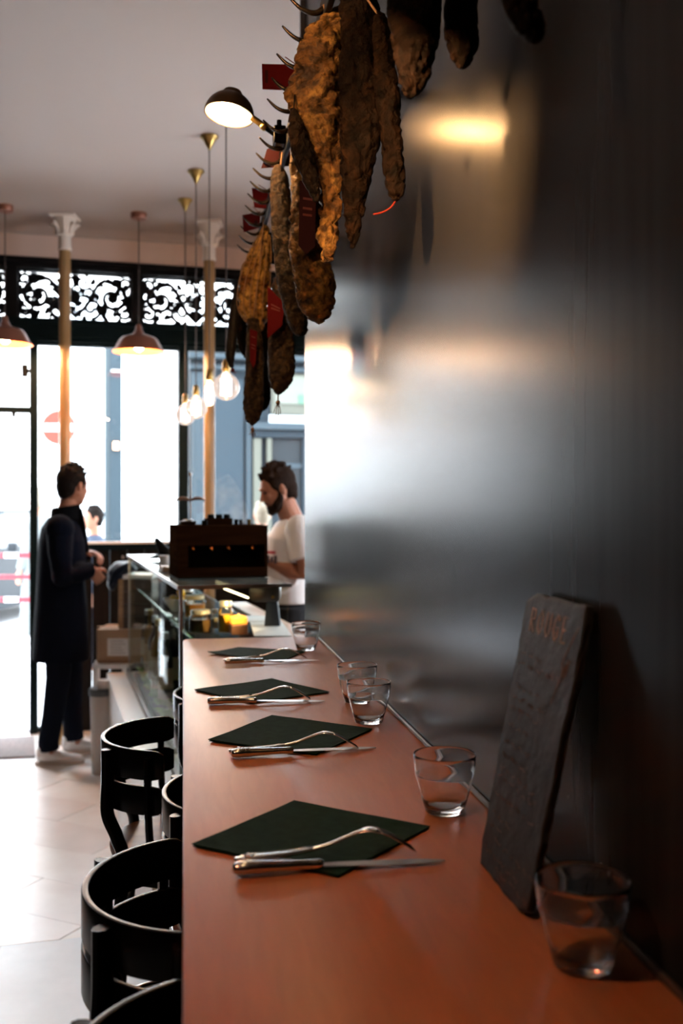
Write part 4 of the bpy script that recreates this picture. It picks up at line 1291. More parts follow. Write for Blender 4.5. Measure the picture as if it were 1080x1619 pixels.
# ------------------------------------------------------------------ clip-on dome lamps
M_dome = mat('bronze_dome_outside', (0.16, 0.10, 0.06), 0.35, 0.8)
M_domein = mat('dome_lining', (0.75, 0.66, 0.52), 0.5)
M_lbulb = mat('glowing_spot_bulb', (1, .9, .8), 0.5, emit=(1.0, 0.74, 0.42), estr=13.0)
def dome_lamp(c, axis, rd, label, watt, mount, aim=None):
    """c centre of rim, axis points out of the mouth"""
    c = Vector(c); ax_ = Vector(axis).normalized()
    zc = -ax_
    xv = zc.orthogonal().normalized(); yv = zc.cross(xv)
    M = Matrix((xv, yv, zc)).transposed()
    t = thing('dome_lamp', c, label, 'lamp')
    out = []; inn = []
    for k in range(0, 11):
        a = (math.pi / 2) * k / 10 * .93
        out.append((rd * math.cos(a), rd * .92 * math.sin(a)))
        inn.append(((rd - .0025) * math.cos(a), (rd * .92 - .0025) * math.sin(a) + .0))
    MB().lathe(out + inn[::-1], c, 36, M=M, closed=True).build('lamp_shade', M_dome, t, smooth=True)
    lin = [((rd - .004) * math.cos(a_), (rd * .92 - .005) * math.sin(a_) + .002) for a_ in [(math.pi / 2) * k / 10 * .9 for k in range(11)]]
    li = MB(); n0 = len(lin); seg = 36; vs = []; fs = []
    for r_, z_ in lin:
        for k in range(seg):
            th = 2 * math.pi * k / seg; vs.append(M @ Vector((r_ * math.cos(th), r_ * math.sin(th), z_)) + c)
    for i in range(n0 - 1):
        for k in range(seg):
            fs.append((i * seg + k, i * seg + (k + 1) % seg, (i + 1) * seg + (k + 1) % seg, (i + 1) * seg + k))
    li.add(vs, fs).build('shade_lining', M_domein, t, smooth='all')
    MB().lathe([(rd * .40, rd * .84), (rd * .40, rd * .93), (rd * .36, rd * 1.0), (.001, rd * 1.0)], c, 24, M=M).build('cap', M_dome, t, smooth=True)
    MB().ball(c - ax_ * rd * .38, (rd * .40, rd * .40, rd * .40), seg=18, rings=12).build('bulb', M_lbulb, t, smooth='all')
    MB().tube([c - ax_ * rd * .7, c - ax_ * rd * .9], rd * .25, 14).build('socket', M_brass, t, smooth=True)
    # arm: brass knuckle and black clamp on the rail
    mt = Vector(mount); side = (mt - c); side.normalize()
    s0 = c - ax_ * rd * .30 + side * rd * .96
    k1 = s0 + (mt - s0) * .45
    MB().tube([s0, k1], .008, 12).build('arm', M_brass, t, smooth=True)
    kk = MB(); kk.ball(k1, .011); kk.tube([k1 - Vector((0, .012, 0)), k1 + Vector((0, .012, 0))], .006, 10); kk.build('knuckle', M_brass, t, smooth='all')
    MB().tube([k1, mt], .007, 12).build('arm_rod', M_black, t, smooth=True)
    MB().box(mt, (.03, .05, .045)).build('clamp', M_black, t, bevel=.004)
    MB().tube([mt + Vector((0, 0, .02)), mt + Vector((0, 0, .042))], .006, 8).build('clamp_screw', M_black, t)
    ld = bpy.data.lights.new('dome_glow', 'SPOT' if aim else 'POINT'); ld.energy = watt; ld.color = (1.0, .52, .20); ld.shadow_soft_size = .012
    lo = bpy.data.objects.new('dome_glow', ld); COL.objects.link(lo); lo.parent = t
    lo.location = ax_ * rd * -.03
    if aim:
        ld.spot_size = R(aim[1]); ld.spot_blend = .9
        lo.rotation_euler = (Vector(aim[0]) - c).to_track_quat('-Z', 'Y').to_euler()
    return t
c1 = at_d(362, 182, 2.46)
dome_lamp(c1, (-0.16, -0.10, -.97), .062, 'lit bronze dome lamp clamped to the hook rail', 5.5, (RXX - .02, 2.45, RZ + .01))
c2 = Vector((0.02, 1.10, 2.258))  # added out-of-frame lamp, its spot makes the warm patch on the wall
dome_lamp(c2, (-0.70, 0.347, -1.0), .062, 'unseen second bronze dome lamp added on the rail for the warm wall patch', 110.0, (RXX - .02, 1.16, RZ + .03), aim=((.43, 1.46, 2.02), 66))

# ------------------------------------------------------------------ glass vitrine beyond the bar
VN = at_d(285, 928, 3.6); VF = at_d(204, 878, 5.83)
vy = (VF - VN); vy.z = 0; VL = vy.length; vy.normalize()
vx = Vector((vy.y, -vy.x, 0))
VO = Vector((VN.x, VN.y, 0)); VT = 1.235
VANG = math.atan2(vx.y, vx.x)
def V(x, y, z): return VO + vx * x + vy * y + Vector((0, 0, z))
def vbox(mb, x0, x1, y0, y1, z0, z1):
    return mb.hexa([V(x0, y0, z0), V(x1, y0, z0), V(x1, y1, z0), V(x0, y1, z0)], [V(x0, y0, z1), V(x1, y0, z1), V(x1, y1, z1), V(x0, y1, z1)])
def vinv(p):
    q = Vector(p) - VO
    return q.dot(vx), q.dot(vy)
VW = 0.40; VB = 0.55
vit = thing('glass_vitrine', V(.2, 1, 0), 'glass display vitrine with green-edged glass on a white plinth beyond the bar', 'display case')
b_ = MB(); vbox(b_, -.125, -.02, -.25, VL + .05, 0, VB - .01); vbox(b_, -.02, VW + .02, -.1, VL + .05, 0, VB - .035); b_.build('plinth', mat('bright_white_laminate', (.86, .85, .84), .35), vit, bevel=.003)
vbox(MB(), -.015, VW, .0, VL, VB - .035, VB).build('base_board', mat('grey_base', (.35, .34, .33), .4), vit)
vbox(MB(), 0, .006, 0, VL, VB, VT - .012).build('front_glass', M_vit, vit)
vbox(MB(), .006, VW, 0, .006, VB, VT - .012).build('end_glass', M_vit, vit)
vbox(MB(), .006, VW, VL - .006, VL, VB, VT - .012).build('end_glass', M_vit, vit)
vbox(MB(), -.005, VW + .01, -.005, VL + .005, VT - .012, VT - .002).build('top_glass', mat('top_glass_sheet', (.80, .88, .84), .06, trans=.85), vit)
b_ = MB(); vbox(b_, -.012, -.004, -.01, VL + .01, VT - .014, VT); vbox(b_, -.012, VW + .012, -.014, -.006, VT - .014, VT); b_.build('steel_edge', M_steel, vit)
b_ = MB(); vbox(b_, -.003, .008, -.004, .006, VB, VT - .014); vbox(b_, -.003, .006, VL - .006, VL + .004, VB, VT - .014); b_.build('corner_edge', M_steel, vit)
sh1 = vbox(MB(), .06, VW - .01, .02, VL - .02, 1.022, 1.030).build('glass_shelf', M_vit, vit)
b_ = MB(); vbox(b_, .052, .06, .02, VL - .02, 1.0215, 1.0305); b_.build('shelf_edge', M_edge, vit)
b_ = MB(); vbox(b_, .015, VW - .02, .5, VL - .02, .640, .648); b_.build('lower_shelf', M_vit, vit)
b_ = MB(); vbox(b_, VW, VW + .02, 0, VL, VB, VT - .014) if False else vbox(b_, VW - .012, VW - .002, .9, VL, VB, 1.02); b_.build('back_door', M_dkwood, vit)
# warm strip light under the top
a = at_d(342, 925, 3.80); c = at_d(392, 945, 3.66)
a = V(*vinv(at_z(342, 926, 1.222)), 1.214); c = V(*vinv(at_z(393, 945, 1.175)), 1.214)
ea = vinv(a)
b_ = MB(); b_.tube([at_d(341, 925, 3.95), at_d(392, 945, 3.70)], .0035, 6); b_.build('strip_light', mat('warm_led', (1, .9, .7), .5, emit=(1, .76, .40), estr=4.0), vit)

ld = bpy.data.lights.new('vitrine_glow', 'SPOT'); ld.spot_size = R(105); ld.spot_blend = .6; ld.energy = 3.0; ld.color = (1, .68, .32); ld.shadow_soft_size = .02  # spot added at the strip to warm the jars
lo = bpy.data.objects.new('vitrine_glow', ld); COL.objects.link(lo); lo.parent = vit; lo.location = at_d(372, 938, 3.72) - BASE[vit.name]
lo.rotation_euler = (at_d(318, 992, 3.95) - at_d(372, 938, 3.72)).to_track_quat('-Z', 'Y').to_euler()

# worktop to the right of the shelf
xr, _y = vinv(at_z(464, 1004, 1.03))
xr2, yfar = vinv(at_z(425, 950, 1.03))
wt = thing('worktop', V(.5, .8, 0), 'pinkish wooden worktop behind the end of the bar', 'worktop')
vbox(MB(), VW + .022, max(xr, VW + .12), -.02, yfar, .99, 1.029).build('top_board', mat('pink_wood', (.5, .3, .2), .45, col2=(.58, .37, .26), scale=4), wt, bevel=.003)
vbox(MB(), VW + .04, max(xr, VW + .12) - .02, 0.02, yfar - .02, 0, .99).build('cupboard', M_dkwood, wt)

# jars etc. on the glass shelf
M_jar = pane_mat('jar_glass', (.95, .95, .90))
M_lidm = mat('pale_tin_lid', (.55, .52, .42), .3, .7)
def jar(name, px, pb, wpx, hpx, z, fill, lidm, label, cat='jar', fillh=.8, square=False):
    b = at_z(px, pb, z); d = (b - Vector((0, 0, H))).dot(Vector((ST, CT, 0)))
    r = wpx * d / F / 2; h = hpx * d / F
    t = thing(name, b, label, cat, 'jars on the glass shelf')
    sg = 24
    MB().lathe([(.001, .001), (r * .9, .001), (r, .006), (r, h * .72), (r * .82, h * .80), (r * .82, h * .86)], b, sg).build('jar_glass', M_jar, t, smooth=True)
    MB().lathe([(.001, .004), (r * .88, .004), (r * .93, .01), (r * .93, h * .72 * fillh), (.001, h * .72 * fillh)], b, sg).build('filling', fill, t, smooth=True)
    MB().lathe([(r * .84, h * .82), (r * .88, h * .83), (r * .88, h * .98), (r * .84, h), (.001, h)], b, sg).build('lid', lidm, t, smooth=True)
    MB().lathe([(r * .885, h * .86), (r * .9, h * .87), (r * .9, h * .89), (r * .885, h * .9)], b, sg).build('lid_rim', lidm, t, smooth=True)
    return t
M_yel = mat('yellow_preserve', (.65, .38, .02), .35, col2=(.5, .24, .02), scale=30)
M_org = mat('orange_preserve', (.62, .22, .02), .35, col2=(.7, .34, .05), scale=25)
M_brn = mat('brown_preserve', (.06, .03, .015), .4, col2=(.16, .09, .03), scale=25)
M_pale = mat('pale_preserve', (.5, .42, .3), .4)
jar('preserve_jar', 317, 1000, 36, 36, 1.0305, M_brn, M_lidm, 'squat jar of dark preserve with pale tin lid at the near end of the shelf')
jar('preserve_jar', 357, 1000, 24, 50, 1.0305, M_yel, M_lidm, 'tall jar of yellow preserve behind the orange candle')
jar('preserve_jar', 308, 975, 34, 34, 1.0305, M_org, mat('cream_lid', (.6, .5, .3), .5), 'wide jar of orange preserve behind the dark one')
jar('preserve_jar', 341, 995, 15, 32, 1.0305, M_pale, mat('clear_lid', (.5, .5, .48), .3), 'slim pale jar between the dark jar and the yellow one')
jar('preserve_jar', 296, 960, 24, 30, 1.0305, M_yel, mat('steel_lid', (.5, .5, .5), .3, .8), 'small yellow jar close to the vitrine front glass')
# orange candle in a square glass
b = at_z(377, 1003, 1.0305)
t = thing('candle_holder', b, 'square brown box holder with glowing orange candle at the bar end', 'candle')
M_candle = mat('glowing_orange_wax', (.9, .3, .03), .5, emit=(1.0, .28, .03), estr=0.7)
MB().box(b + Vector((0, 0, .020)), (.064, .064, .040), VANG).build('holder', mat('brown_tin', (.16, .07, .04), .5), t, bevel=.004)
MB().box(b + Vector((0, 0, .055)), (.060, .060, .028), VANG).build('wax', M_candle, t, bevel=.005)
MB().lathe([(.021, .068), (.021, .072), (.004, .073), (.002, .080)], b, 16).build('flame_cup', M_candle, t, smooth=True)
# papers on the worktop
def sheet(quad, z, label, th=.002, m=M_paper, name='paper_sheet'):
    p = [at_z(x, y, z) for x, y in quad]
    o = MB().prism(p, (0, 0, th)).build(name, m)
    return tag(o, label, 'paper', 'papers on the worktop')
sheet([(402, 1006), (462, 1006), (446, 984), (395, 984)], 1.0302, 'white paper sheet nearest the bar end')
sheet([(390, 983), (444, 983), (436, 974), (386, 974)], 1.0302, 'white paper strip lying farther back on the worktop')
b_ = MB(); bb = at_z(446, 1003, 1.033)
# slicer: black drum on a grey foot
t = thing('meat_slicer', at_z(418, 968, 1.03), 'black rounded machine on a grey foot under the vitrine top', 'machine')
d0 = 4.05
cc = at_d(418, 936, d0)
pts = []
drum = MB()
ol = [(-.062, 0), (-.06, .018), (-.05, .032), (-.03, .038), (.058, .038), (.062, .03), (.062, -.03), (.055, -.036), (-.045, -.036), (-.056, -.024)]
rt = Vector((CT, -ST, 0)); fw = Vector((ST, CT, 0))
drum.prism([cc + rt * a + Vector((0, 0, b - .004)) for a, b in ol], fw * .12)
drum.build('drum', mat('black_enamel', (.015, .014, .013), .35), t, bevel=.006, smooth=True)
MB().tube([cc + rt * .035 + Vector((0, 0, -.02)) - fw * .008, cc + rt * .035 + Vector((0, 0, -.02)) + fw * .01], .006, 10).build('screw', M_brass, t)
ft = at_d(430, 950, d0 + .04)
b_ = MB(); b_.hexa([Vector((ft.x, ft.y, 1.029)) + rt * a + fw * b for a, b in ((-.03, -.03), (.035, -.03), (.035, .05), (-.03, .05))],
                   [Vector((ft.x, ft.y, ft.z + .004)) + rt * a + fw * b for a, b in ((-.02, -.02), (.022, -.02), (.022, .04), (-.02, .04))])
b_.build('foot', mat('blue_grey_enamel', (.03, .042, .06), .5, spec=.2), t, bevel=.003)

# bottles inside the vitrine
M_btl = mat('dark_bottle_glass', (.012, .016, .010), .08, spec=.8)
M_btla = mat('amber_bottle_glass', (.14, .09, .02), .1, spec=.8)
M_lbl = mat('cream_label', (.35, .30, .2), .7)
def bottle(x, y, z, h, m, label, capm):
    p = V(x, y, z); r = .034
    t = thing('bottle', p, label, 'bottle', 'bottles inside the vitrine')
    MB().lathe([(.001, .002), (r * .95, .001), (r, .006), (r, h * .58), (r * .9, h * .66), (r * .42, h * .76), (r * .38, h * .93)], p, 20).build('bottle_body', m, t, smooth=True)
    MB().lathe([(r * .40, h * .90), (r * .44, h * .91), (r * .44, h * .99), (r * .36, h), (.001, h)], p, 16).build('cap', capm, t, smooth=True)
    MB().lathe([(r * 1.01, h * .15), (r * 1.015, h * .16), (r * 1.015, h * .45), (r * 1.01, h * .46)], p, 20).build('label', M_lbl, t, smooth=True)
sp = [(.055, .95, .30, M_btl, 'dark bottle standing nearest in the vitrine'), (.05, 1.22, .33, M_btla, 'amber bottle second in the vitrine row'), (.12, 1.15, .34, M_btl, 'tall dark bottle on the inner side of the vitrine row'),
      (.06, 1.45, .32, M_btl, 'dark bottle behind the amber one in the vitrine'), (.06, 1.68, .33, M_btla, 'second amber bottle, farther along the vitrine glass'), (.07, 1.95, .30, M_btl, 'small dark bottle farthest along the vitrine')]
for x, y, h, m, lb in sp:
    bottle(x, y, .6485, h, m, lb, M_steel if m is M_btl else M_brass)
# salad leaves in a tray at the near end
tr_ = thing('herb_tray', V(.17, .45, VB), 'shallow dark tray of fresh green herbs low in the vitrine', 'herbs')
vbox(MB(), .012, .20, .3, 2.1, VB + .001, VB + .03).build('tray', M_dark, tr_, bevel=.004)
lf = MB()
rr = random.Random(3)
for k in range(900):
    p = V(rr.uniform(.03, .19), rr.uniform(.32, 2.08), VB + rr.uniform(.03, .082))
    a = rr.uniform(0, 6.28); l = rr.uniform(.015, .035); w_ = l * .45
    dx = Vector((math.cos(a), math.sin(a), rr.uniform(-.3, .7))) * l; dy = Vector((-math.sin(a), math.cos(a), rr.uniform(-.3, .3))) * w_
    lf.add([p - dx, p + dy + Vector((0, 0, .003)), p + dx, p - dy], [(0, 1, 2), (0, 2, 3)])
o = lf.build('leaves', mat('herb_green', (.12, .30, .03), .6, col2=(.22, .40, .06), scale=30), tr_); o['kind'] = 'stuff'
# bowl of lemons seen through the near corner
t = thing('fruit_bowl', V(.12, .30, 1.0305), 'white bowl at the near corner of the shelf', 'bowl')
# (bowl itself)
bo = V(.13, 1.05, 1.0305)
t.location = bo; BASE[t.name] = bo
MB().lathe([(.03, 0), (.035, .004), (.062, .035), (.072, .06), (.069, .06), (.058, .036), (.03, .008), (.001, .006)], bo, 28).build('bowl_body', M_white, t, smooth=True)
for k, (a, b, c_) in enumerate(((0, 0, .045), (.032, .02, .055), (-.028, .024, .055), (.0, -.035, .055), (.008, .01, .085))):
    lm = MB(); q = bo + Vector((a, b, c_)); lm.ball(q, (.024, .020, .020), M=Matrix.Rotation(k * 1.1, 3, 'Z'), seg=16, rings=10)
    lm.ball(q + Matrix.Rotation(k * 1.1, 3, 'Z') @ Vector((.024, 0, 0)), .005, seg=8, rings=5)
    tag(lm.build('lemon', mat('lemon_peel', (.75, .42, .02), .45, bump=.2, bscale=150), smooth='all'), 'yellow lemon in the white bowl inside the vitrine, ' + ('lowest in the middle', 'at the right of the pile', 'at the back of the pile', 'at the front of the pile', 'on top of the pile')[k], 'lemon', 'lemons in the white bowl')

# ------------------------------------------------------------------ brown box machine on the vitrine top
oc = at_d(347, 920, 4.0)
ox, oy = vinv(oc)
W_ = 152 * 4.0 / F / 1.0; Hh = 82 * 4.0 / F
zb = VT + .001
cf = MB()
rt_keep, fw_keep = rt, fw
oc = at_d(353, 920, 3.98); rt, fw = vx, vy
W_ = 143 * 4.0 / F
t = thing('espresso_machine', Vector((oc.x, oc.y, zb)), 'brown wood-clad machine with dark slotted back on the vitrine top', 'machine')
def ob(mb, a0, a1, d0_, d1_, z0, z1):
    o_ = Vector((oc.x, oc.y, zb))
    return mb.hexa([o_ + rt * a + fw * d + Vector((0, 0, z0)) for a, d in ((a0, d0_), (a1, d0_), (a1, d1_), (a0, d1_))], [o_ + rt * a + fw * d + Vector((0, 0, z1)) for a, d in ((a0, d0_), (a1, d0_), (a1, d1_), (a0, d1_))])
w2 = W_ / 2
b_ = MB(); ob(b_, -w2, w2, .0, .02, Hh * .62, Hh - .006); b_.build('upper_panel', M_oven, t, bevel=.002)
b_ = MB(); ob(b_, -w2, w2, .0, .02, .0, Hh * .19); b_.build('lower_panel', M_oven, t, bevel=.002)
b_ = MB(); ob(b_, -w2, -w2 + .042, 0, .02, Hh * .19, Hh * .62); b_.build('side_stile', M_oven, t)
b_ = MB(); ob(b_, w2 - .012, w2, 0, .02, Hh * .19, Hh * .62); b_.build('side_stile', M_oven, t)
for s in (-1, 1):
    b_ = MB(); ob(b_, min(s * w2, s * (w2 - .012)), max(s * w2, s * (w2 - .012)), .02, .28, 0, Hh - .006); b_.build('side_panel', M_oven, t)
b_ = MB(); ob(b_, -w2 - .002, w2 + .002, -.002, .285, Hh - .006, Hh); b_.build('top_tray', M_oven, t, bevel=.002)
b_ = MB(); ob(b_, -w2 + .012, w2 - .012, .16, .17, .01, Hh - .02); b_.build('inner_back', M_dark, t)
b_ = MB(); ob(b_, -w2 - .0, w2 + .0, -.01, .29, -.0, .004); b_.build('base_sheet', M_dark, t)
for k, a in enumerate((-.115, -.04, .03, .13)):
    q = Vector((oc.x, oc.y, zb)) + rt * a + fw * .06 + Vector((0, 0, Hh * .56))
    b_ = MB(); b_.tube([q + Vector((0, 0, .02)), q, q + rt * .010 - Vector((0, 0, .012))], [.007, .009, .004], 10); b_.build('group_spout', mat('copper_tube', (.9, .28, .08), .25, 1.0), t, smooth='all')
# knobs on the top
for k in range(3):
    q = Vector((oc.x, oc.y, zb)) + rt * (-.03 + .033 * k) + fw * .12
    MB().lathe([(.013, Hh + .028), (.014, Hh + .032), (.014, Hh + .040), (.011, Hh + .044), (.001, Hh + .044)], q, 14).build('knob', M_dark, t, smooth=True)
b_ = MB(); ob(b_, -.052, .055, .09, .17, Hh, Hh + .028); b_.build('warmer_block', M_oven, t, bevel=.003)
MB().box(Vector((oc.x, oc.y, zb + Hh + .010)) + rt * -.062 + fw * .08, (.022, .03, .02), -YAW).build('switch_block', M_dark, t, bevel=.002)
# things resting on the machine
q = Vector((oc.x, oc.y, zb + Hh + .0002)) + rt * -.125 + fw * .10
t2_ = thing('steel_dish', q, 'small stacked polished steel dish on the left of the brown machine', 'dish')
MB().lathe([(.02, 0), (.028, .004), (.036, .016), (.034, .016), (.026, .006), (.001, .005)], q, 24).build('dish_body', M_chrome, t2_, smooth=True)
MB().lathe([(.012, .006), (.020, .012), (.024, .024), (.021, .024), (.001, .014)], q, 20).build('inner_cup', M_chrome, t2_, smooth=True)
for k, (a, lb, m) in enumerate(((.078, 'small dark cup on the machine, left of the amber one', M_dark), (.098, 'small grey cup on the machine beside the amber one', M_greyplastic), (.132, 'small amber glass on the right of the machine', M_btla))):
    q = Vector((oc.x, oc.y, zb + Hh + .0002)) + rt * a + fw * .14
    o = MB().lathe([(.006, 0), (.0075, .002), (.009, .022), (.008, .022), (.0065, .004), (.001, .003)], q, 16).build('small_cup', m, smooth=True)
    tag(o, lb, 'cup', 'small cups on the machine')
rt, fw = rt_keep, fw_keep
# slim stand with two curled brown leaves
q = at_d(301, 836, 4.15); q.z = zb + Hh + .0002 if False else VT + .0002
st = thing('bar_stand', at_d(301, 830, 4.32), 'thin steel pole stand topped by a brown double-curved rest behind the machine', 'stand')
p0 = at_d(301, 836, 4.32)
p0 = Vector((p0.x, p0.y, VT - .0018))
MB().lathe([(.03, 0), (.03, .006), (.006, .012), (.004, .02)], p0, 20).build('foot', M_steel, st, smooth=True)
MB().tube([p0 + Vector((0, 0, .01)), at_d(301, 750, 4.32)], .0042, 8).build('pole', M_steel, st, smooth=True)
lz = at_d(301, 791, 4.32)
lv = MB()
for s in (-1, 1):
    P_ = catmull([lz, lz + rt * s * .025 + Vector((0, 0, .008)), lz + rt * s * .05 + Vector((0, 0, .006)), lz + rt * s * .064 - Vector((0, 0, .003))], 5)
    lv.tube(P_, [(.004 + .004 * math.sin(math.pi * min(1, i / 12)), .014) for i in range(len(P_))], 10, up=(0, 0, 1))
lv.build('curved_rest', mat('brown_leather', (.22, .10, .06), .5), st, smooth='all')
MB().tube([at_d(301, 752, 4.32), at_d(301, 747, 4.32)], .008, 10).build('pole_cap', M_white, st)
# dark funnel and cup on the far end of the vitrine
fx = at_z(252, 885, VT)
# funnel
fn = thing('dark_funnel', fx, 'dark tilted cone-shaped funnel lying on the bright vitrine top', 'funnel')
pA = fx + Vector((0, 0, .015)) + rt * .045; pB = fx + Vector((0, 0, .115)) - rt * .02
MB().tube([pA, pB], [.042, .010], 20).build('cone', M_dark, fn, smooth=True)
MB().tube([fx - rt * .055 + Vector((0, 0, .010)), fx + rt * .02 + Vector((0, 0, .022))], [.006, .016], 10).build('handle', M_dark, fn, smooth=True)
q = at_z(262, 893, VT)
o = MB().lathe([(.02, 0), (.03, .01), (.034, .045), (.031, .045), (.001, .01)], q, 20).build('cream_cup', M_white, smooth=True)
tag(o, 'small pale cup on the vitrine top beside the dark cone', 'cup')
q = at_z(268, 903, VT)
o = MB().box(q + Vector((0.01, 0, .012)), (.09, .12, .022), VANG).build('wooden_tray', M_crate, bevel=.003)
tag(o, 'pale wooden tray against the left of the brown machine', 'tray')

# ------------------------------------------------------------------ low table, boxes, bin, draped jacket at the left of the vitrine
TZ = .566
tb = thing('side_table', at_z(180, 1190, 0), 'small white table between the vitrine and the street window', 'table')
def dbox(mb, p0, p1, d0_, d1_, z0, z1, dref=None):
    """box spanning pixel columns p0..p1 (at its near depth) and depths d0..d1"""
    a = at_d(p0, HY, d0_); b = at_d(p1, HY, d0_)
    lo = [a, b, b + fw * (d1_ - d0_), a + fw * (d1_ - d0_)]
    return mb.hexa([Vector((q.x, q.y, z0)) for q in lo], [Vector((q.x, q.y, z1)) for q in lo])
dbox(MB(), 147, 200, 6.0, 6.36, TZ - .03, TZ).build('table_top', M_white, tb, bevel=.002)
for (p, d) in ((148, 6.01), (193, 6.01), (150, 6.31), (193, 6.31)):
    dbox(MB(), p, p + 6, d, d + .03, 0, TZ - .03).build('leg', M_white, tb)
bx = thing('cardboard_box', at_z(180, 1060, TZ), 'closed cardboard box with white shipping label on the white side table', 'box')
zt = TZ + .205
dbox(MB(), 153, 236, 6.03, 6.30, TZ + .0005, zt).build('carton', M_card, bx, bevel=.003)
dbox(MB(), 153.5, 214.5, 6.16, 6.19, zt, zt + .0012).build('tape', mat('brown_tape', (.5, .36, .22), .3), bx)
dbox(MB(), 170, 206, 6.0285, 6.03, TZ + .045, TZ + .15).build('shipping_label', M_paper, bx)
b_ = MB()
for k in range(5):
    dbox(b_, 174 + k % 2, 198 - 3 * (k % 3), 6.0278, 6.0285, TZ + .06 + .018 * k, TZ + .064 + .018 * k)
b_.build('label_print', mat('grey_print', (.3, .3, .32), .8), bx)
cr_ = thing('wooden_crate', at_z(215, 1000, zt), 'tall brown wooden crate with white lid, its side coloured as lit, stacked on the cardboard box', 'crate')
zc1 = H - (915 - HY) * 6.08 / F
M_crdk = mat('dark_brown_wood', (.05, .03, .02), .5, col2=(.075, .045, .03), scale=4, stretch=(1, 1, 9))
for k in range(4):
    z0 = zt + .002 + (zc1 - zt - .002) * k / 4; z1 = zt + .002 + (zc1 - zt - .002) * (k + 1) / 4 - .003
    dbox(MB(), 195, 240, 6.06, 6.28, z0, z1).build('plank', M_crdk, cr_, bevel=.002)
    dbox(MB(), 187, 194.7, 6.06, 6.28, z0, z1).build('lit_side_plank', M_crate, cr_, bevel=.002)  # paler side planks carry the light on that side in their colour
dbox(MB(), 194, 240.5, 6.055, 6.285, zc1, zc1 + .025).build('lid', M_white, cr_, bevel=.004)
jk = thing('draped_jacket', at_d(190, 910, 6.15), 'dark blue jacket bundled on top of the wooden crate', 'jacket')
b_ = MB()
for (px, py, rx, rz) in ((190, 900, .055, .05), (182, 908, .045, .06), (198, 896, .06, .035), (178, 920, .03, .055), (206, 899, .04, .03)):
    b_.ball(at_d(px, py, 6.10), (rx, .08, rz), M=Matrix.Rotation(-YAW, 3, 'Z'))
for k in range(5):
    b_.tube(catmull([at_d(176 + 3 * k, 924 - 4 * k, 6.02), at_d(182 + 4 * k, 903 - 2 * k, 6.02), at_d(197 + 3 * k, 893 - k, 6.04)], 5), .012, 8)
b_.build('cloth', mat('blue_nylon', (.004, .008, .018), .5, spec=.2, bump=.4, bscale=20), jk, remesh=.008, smo=2)
bn = thing('waste_bin', at_z(160, 1207, 0), 'grey open waste bin holding a rolled paper bag beside the white table', 'bin')
bc = at_d(160, HY, 5.66); bc.z = 0
rb = .062
MB().lathe([(rb * .8, 0), (rb * .84, .004), (rb * 1.0, .46), (rb * 1.06, .46), (rb * 1.06, .475), (rb * .97, .475), (rb * .80, .02), (.001, .015)], bc, 32).build('bin_body', mat('pale_bin_plastic', (.42, .40, .38), .45), bn, smooth=True)
MB().lathe([(rb * 1.07, .445), (rb * 1.10, .45), (rb * 1.10, .48), (rb * 1.07, .485)], bc, 32).build('bin_rim', mat('dark_grey_rim', (.06, .07, .075), .4), bn, smooth=True)
pp = MB().tube([bc + Vector((0, 0, .1)), bc + Vector((.012, 0, .3)), bc + Vector((.02, 0, .53))], [.04, .045, .04], 14).build('paper_roll', M_paper, smooth=True)
tag(pp, 'rolled white paper bag standing in the grey waste bin', 'bag')

# ------------------------------------------------------------------ people
def blob_head(mb, c, yaw, tilt, s=1.0):
    """head centred at c, facing +x before yaw/tilt; returns frame"""
    M = Matrix.Rotation(yaw, 3, 'Z') @ Matrix.Rotation(tilt, 3, 'Y')
    def P(x, y, z): return Vector(c) + M @ (Vector((x, y, z)) * s)
    mb.ball(P(-.012, 0, .025), (.095 * s, .076 * s, .092 * s), M=M, seg=24, rings=16)
    mb.ball(P(.022, 0, -.035), (.066 * s, .060 * s, .078 * s), M=M, seg=20, rings=14)
    mb.ball(P(.052, 0, -.088), (.028 * s, .026 * s, .024 * s), M=M)          # chin
    mb.tube([P(.0, .048, -.03), P(.045, .022, -.088)], .024 * s, 10)             # jaw
    mb.tube([P(.0, -.048, -.03), P(.045, -.022, -.088)], .024 * s, 10)
    mb.tube([P(.078, 0, .018), P(.098, 0, -.022), P(.096, 0, -.032)], [.008 * s, .012 * s, .013 * s], 10)   # nose
    mb.ball(P(.088, .011, -.032), .008 * s, seg=8, rings=6); mb.ball(P(.088, -.011, -.032), .008 * s, seg=8, rings=6)
    mb.tube([P(.070, -.035, .028), P(.086, -.014, .030), P(.086, .014, .030), P(.070, .035, .028)], .009 * s, 8)  # brow
    mb.tube([P(.076, -.02, -.055), P(.086, 0, -.053), P(.076, .02, -.055)], .0065 * s, 8)   # lips
    mb.tube([P(.074, -.018, -.064), P(.084, 0, -.065), P(.074, .018, -.064)], .0065 * s, 8)
    mb.ball(P(.06, .035, -.015), (.018 * s, .016 * s, .018 * s), M=M); mb.ball(P(.06, -.035, -.015), (.018 * s, .016 * s, .018 * s), M=M)
    for k in (-1, 1):                                                         # ears
        E = M @ Matrix.Rotation(k * R(-18), 3, 'Z')
        mb.ball(P(-.008, k * .079, -.002), (.019 * s, .007 * s, .031 * s), M=E, seg=12, rings=8)
    return P, M
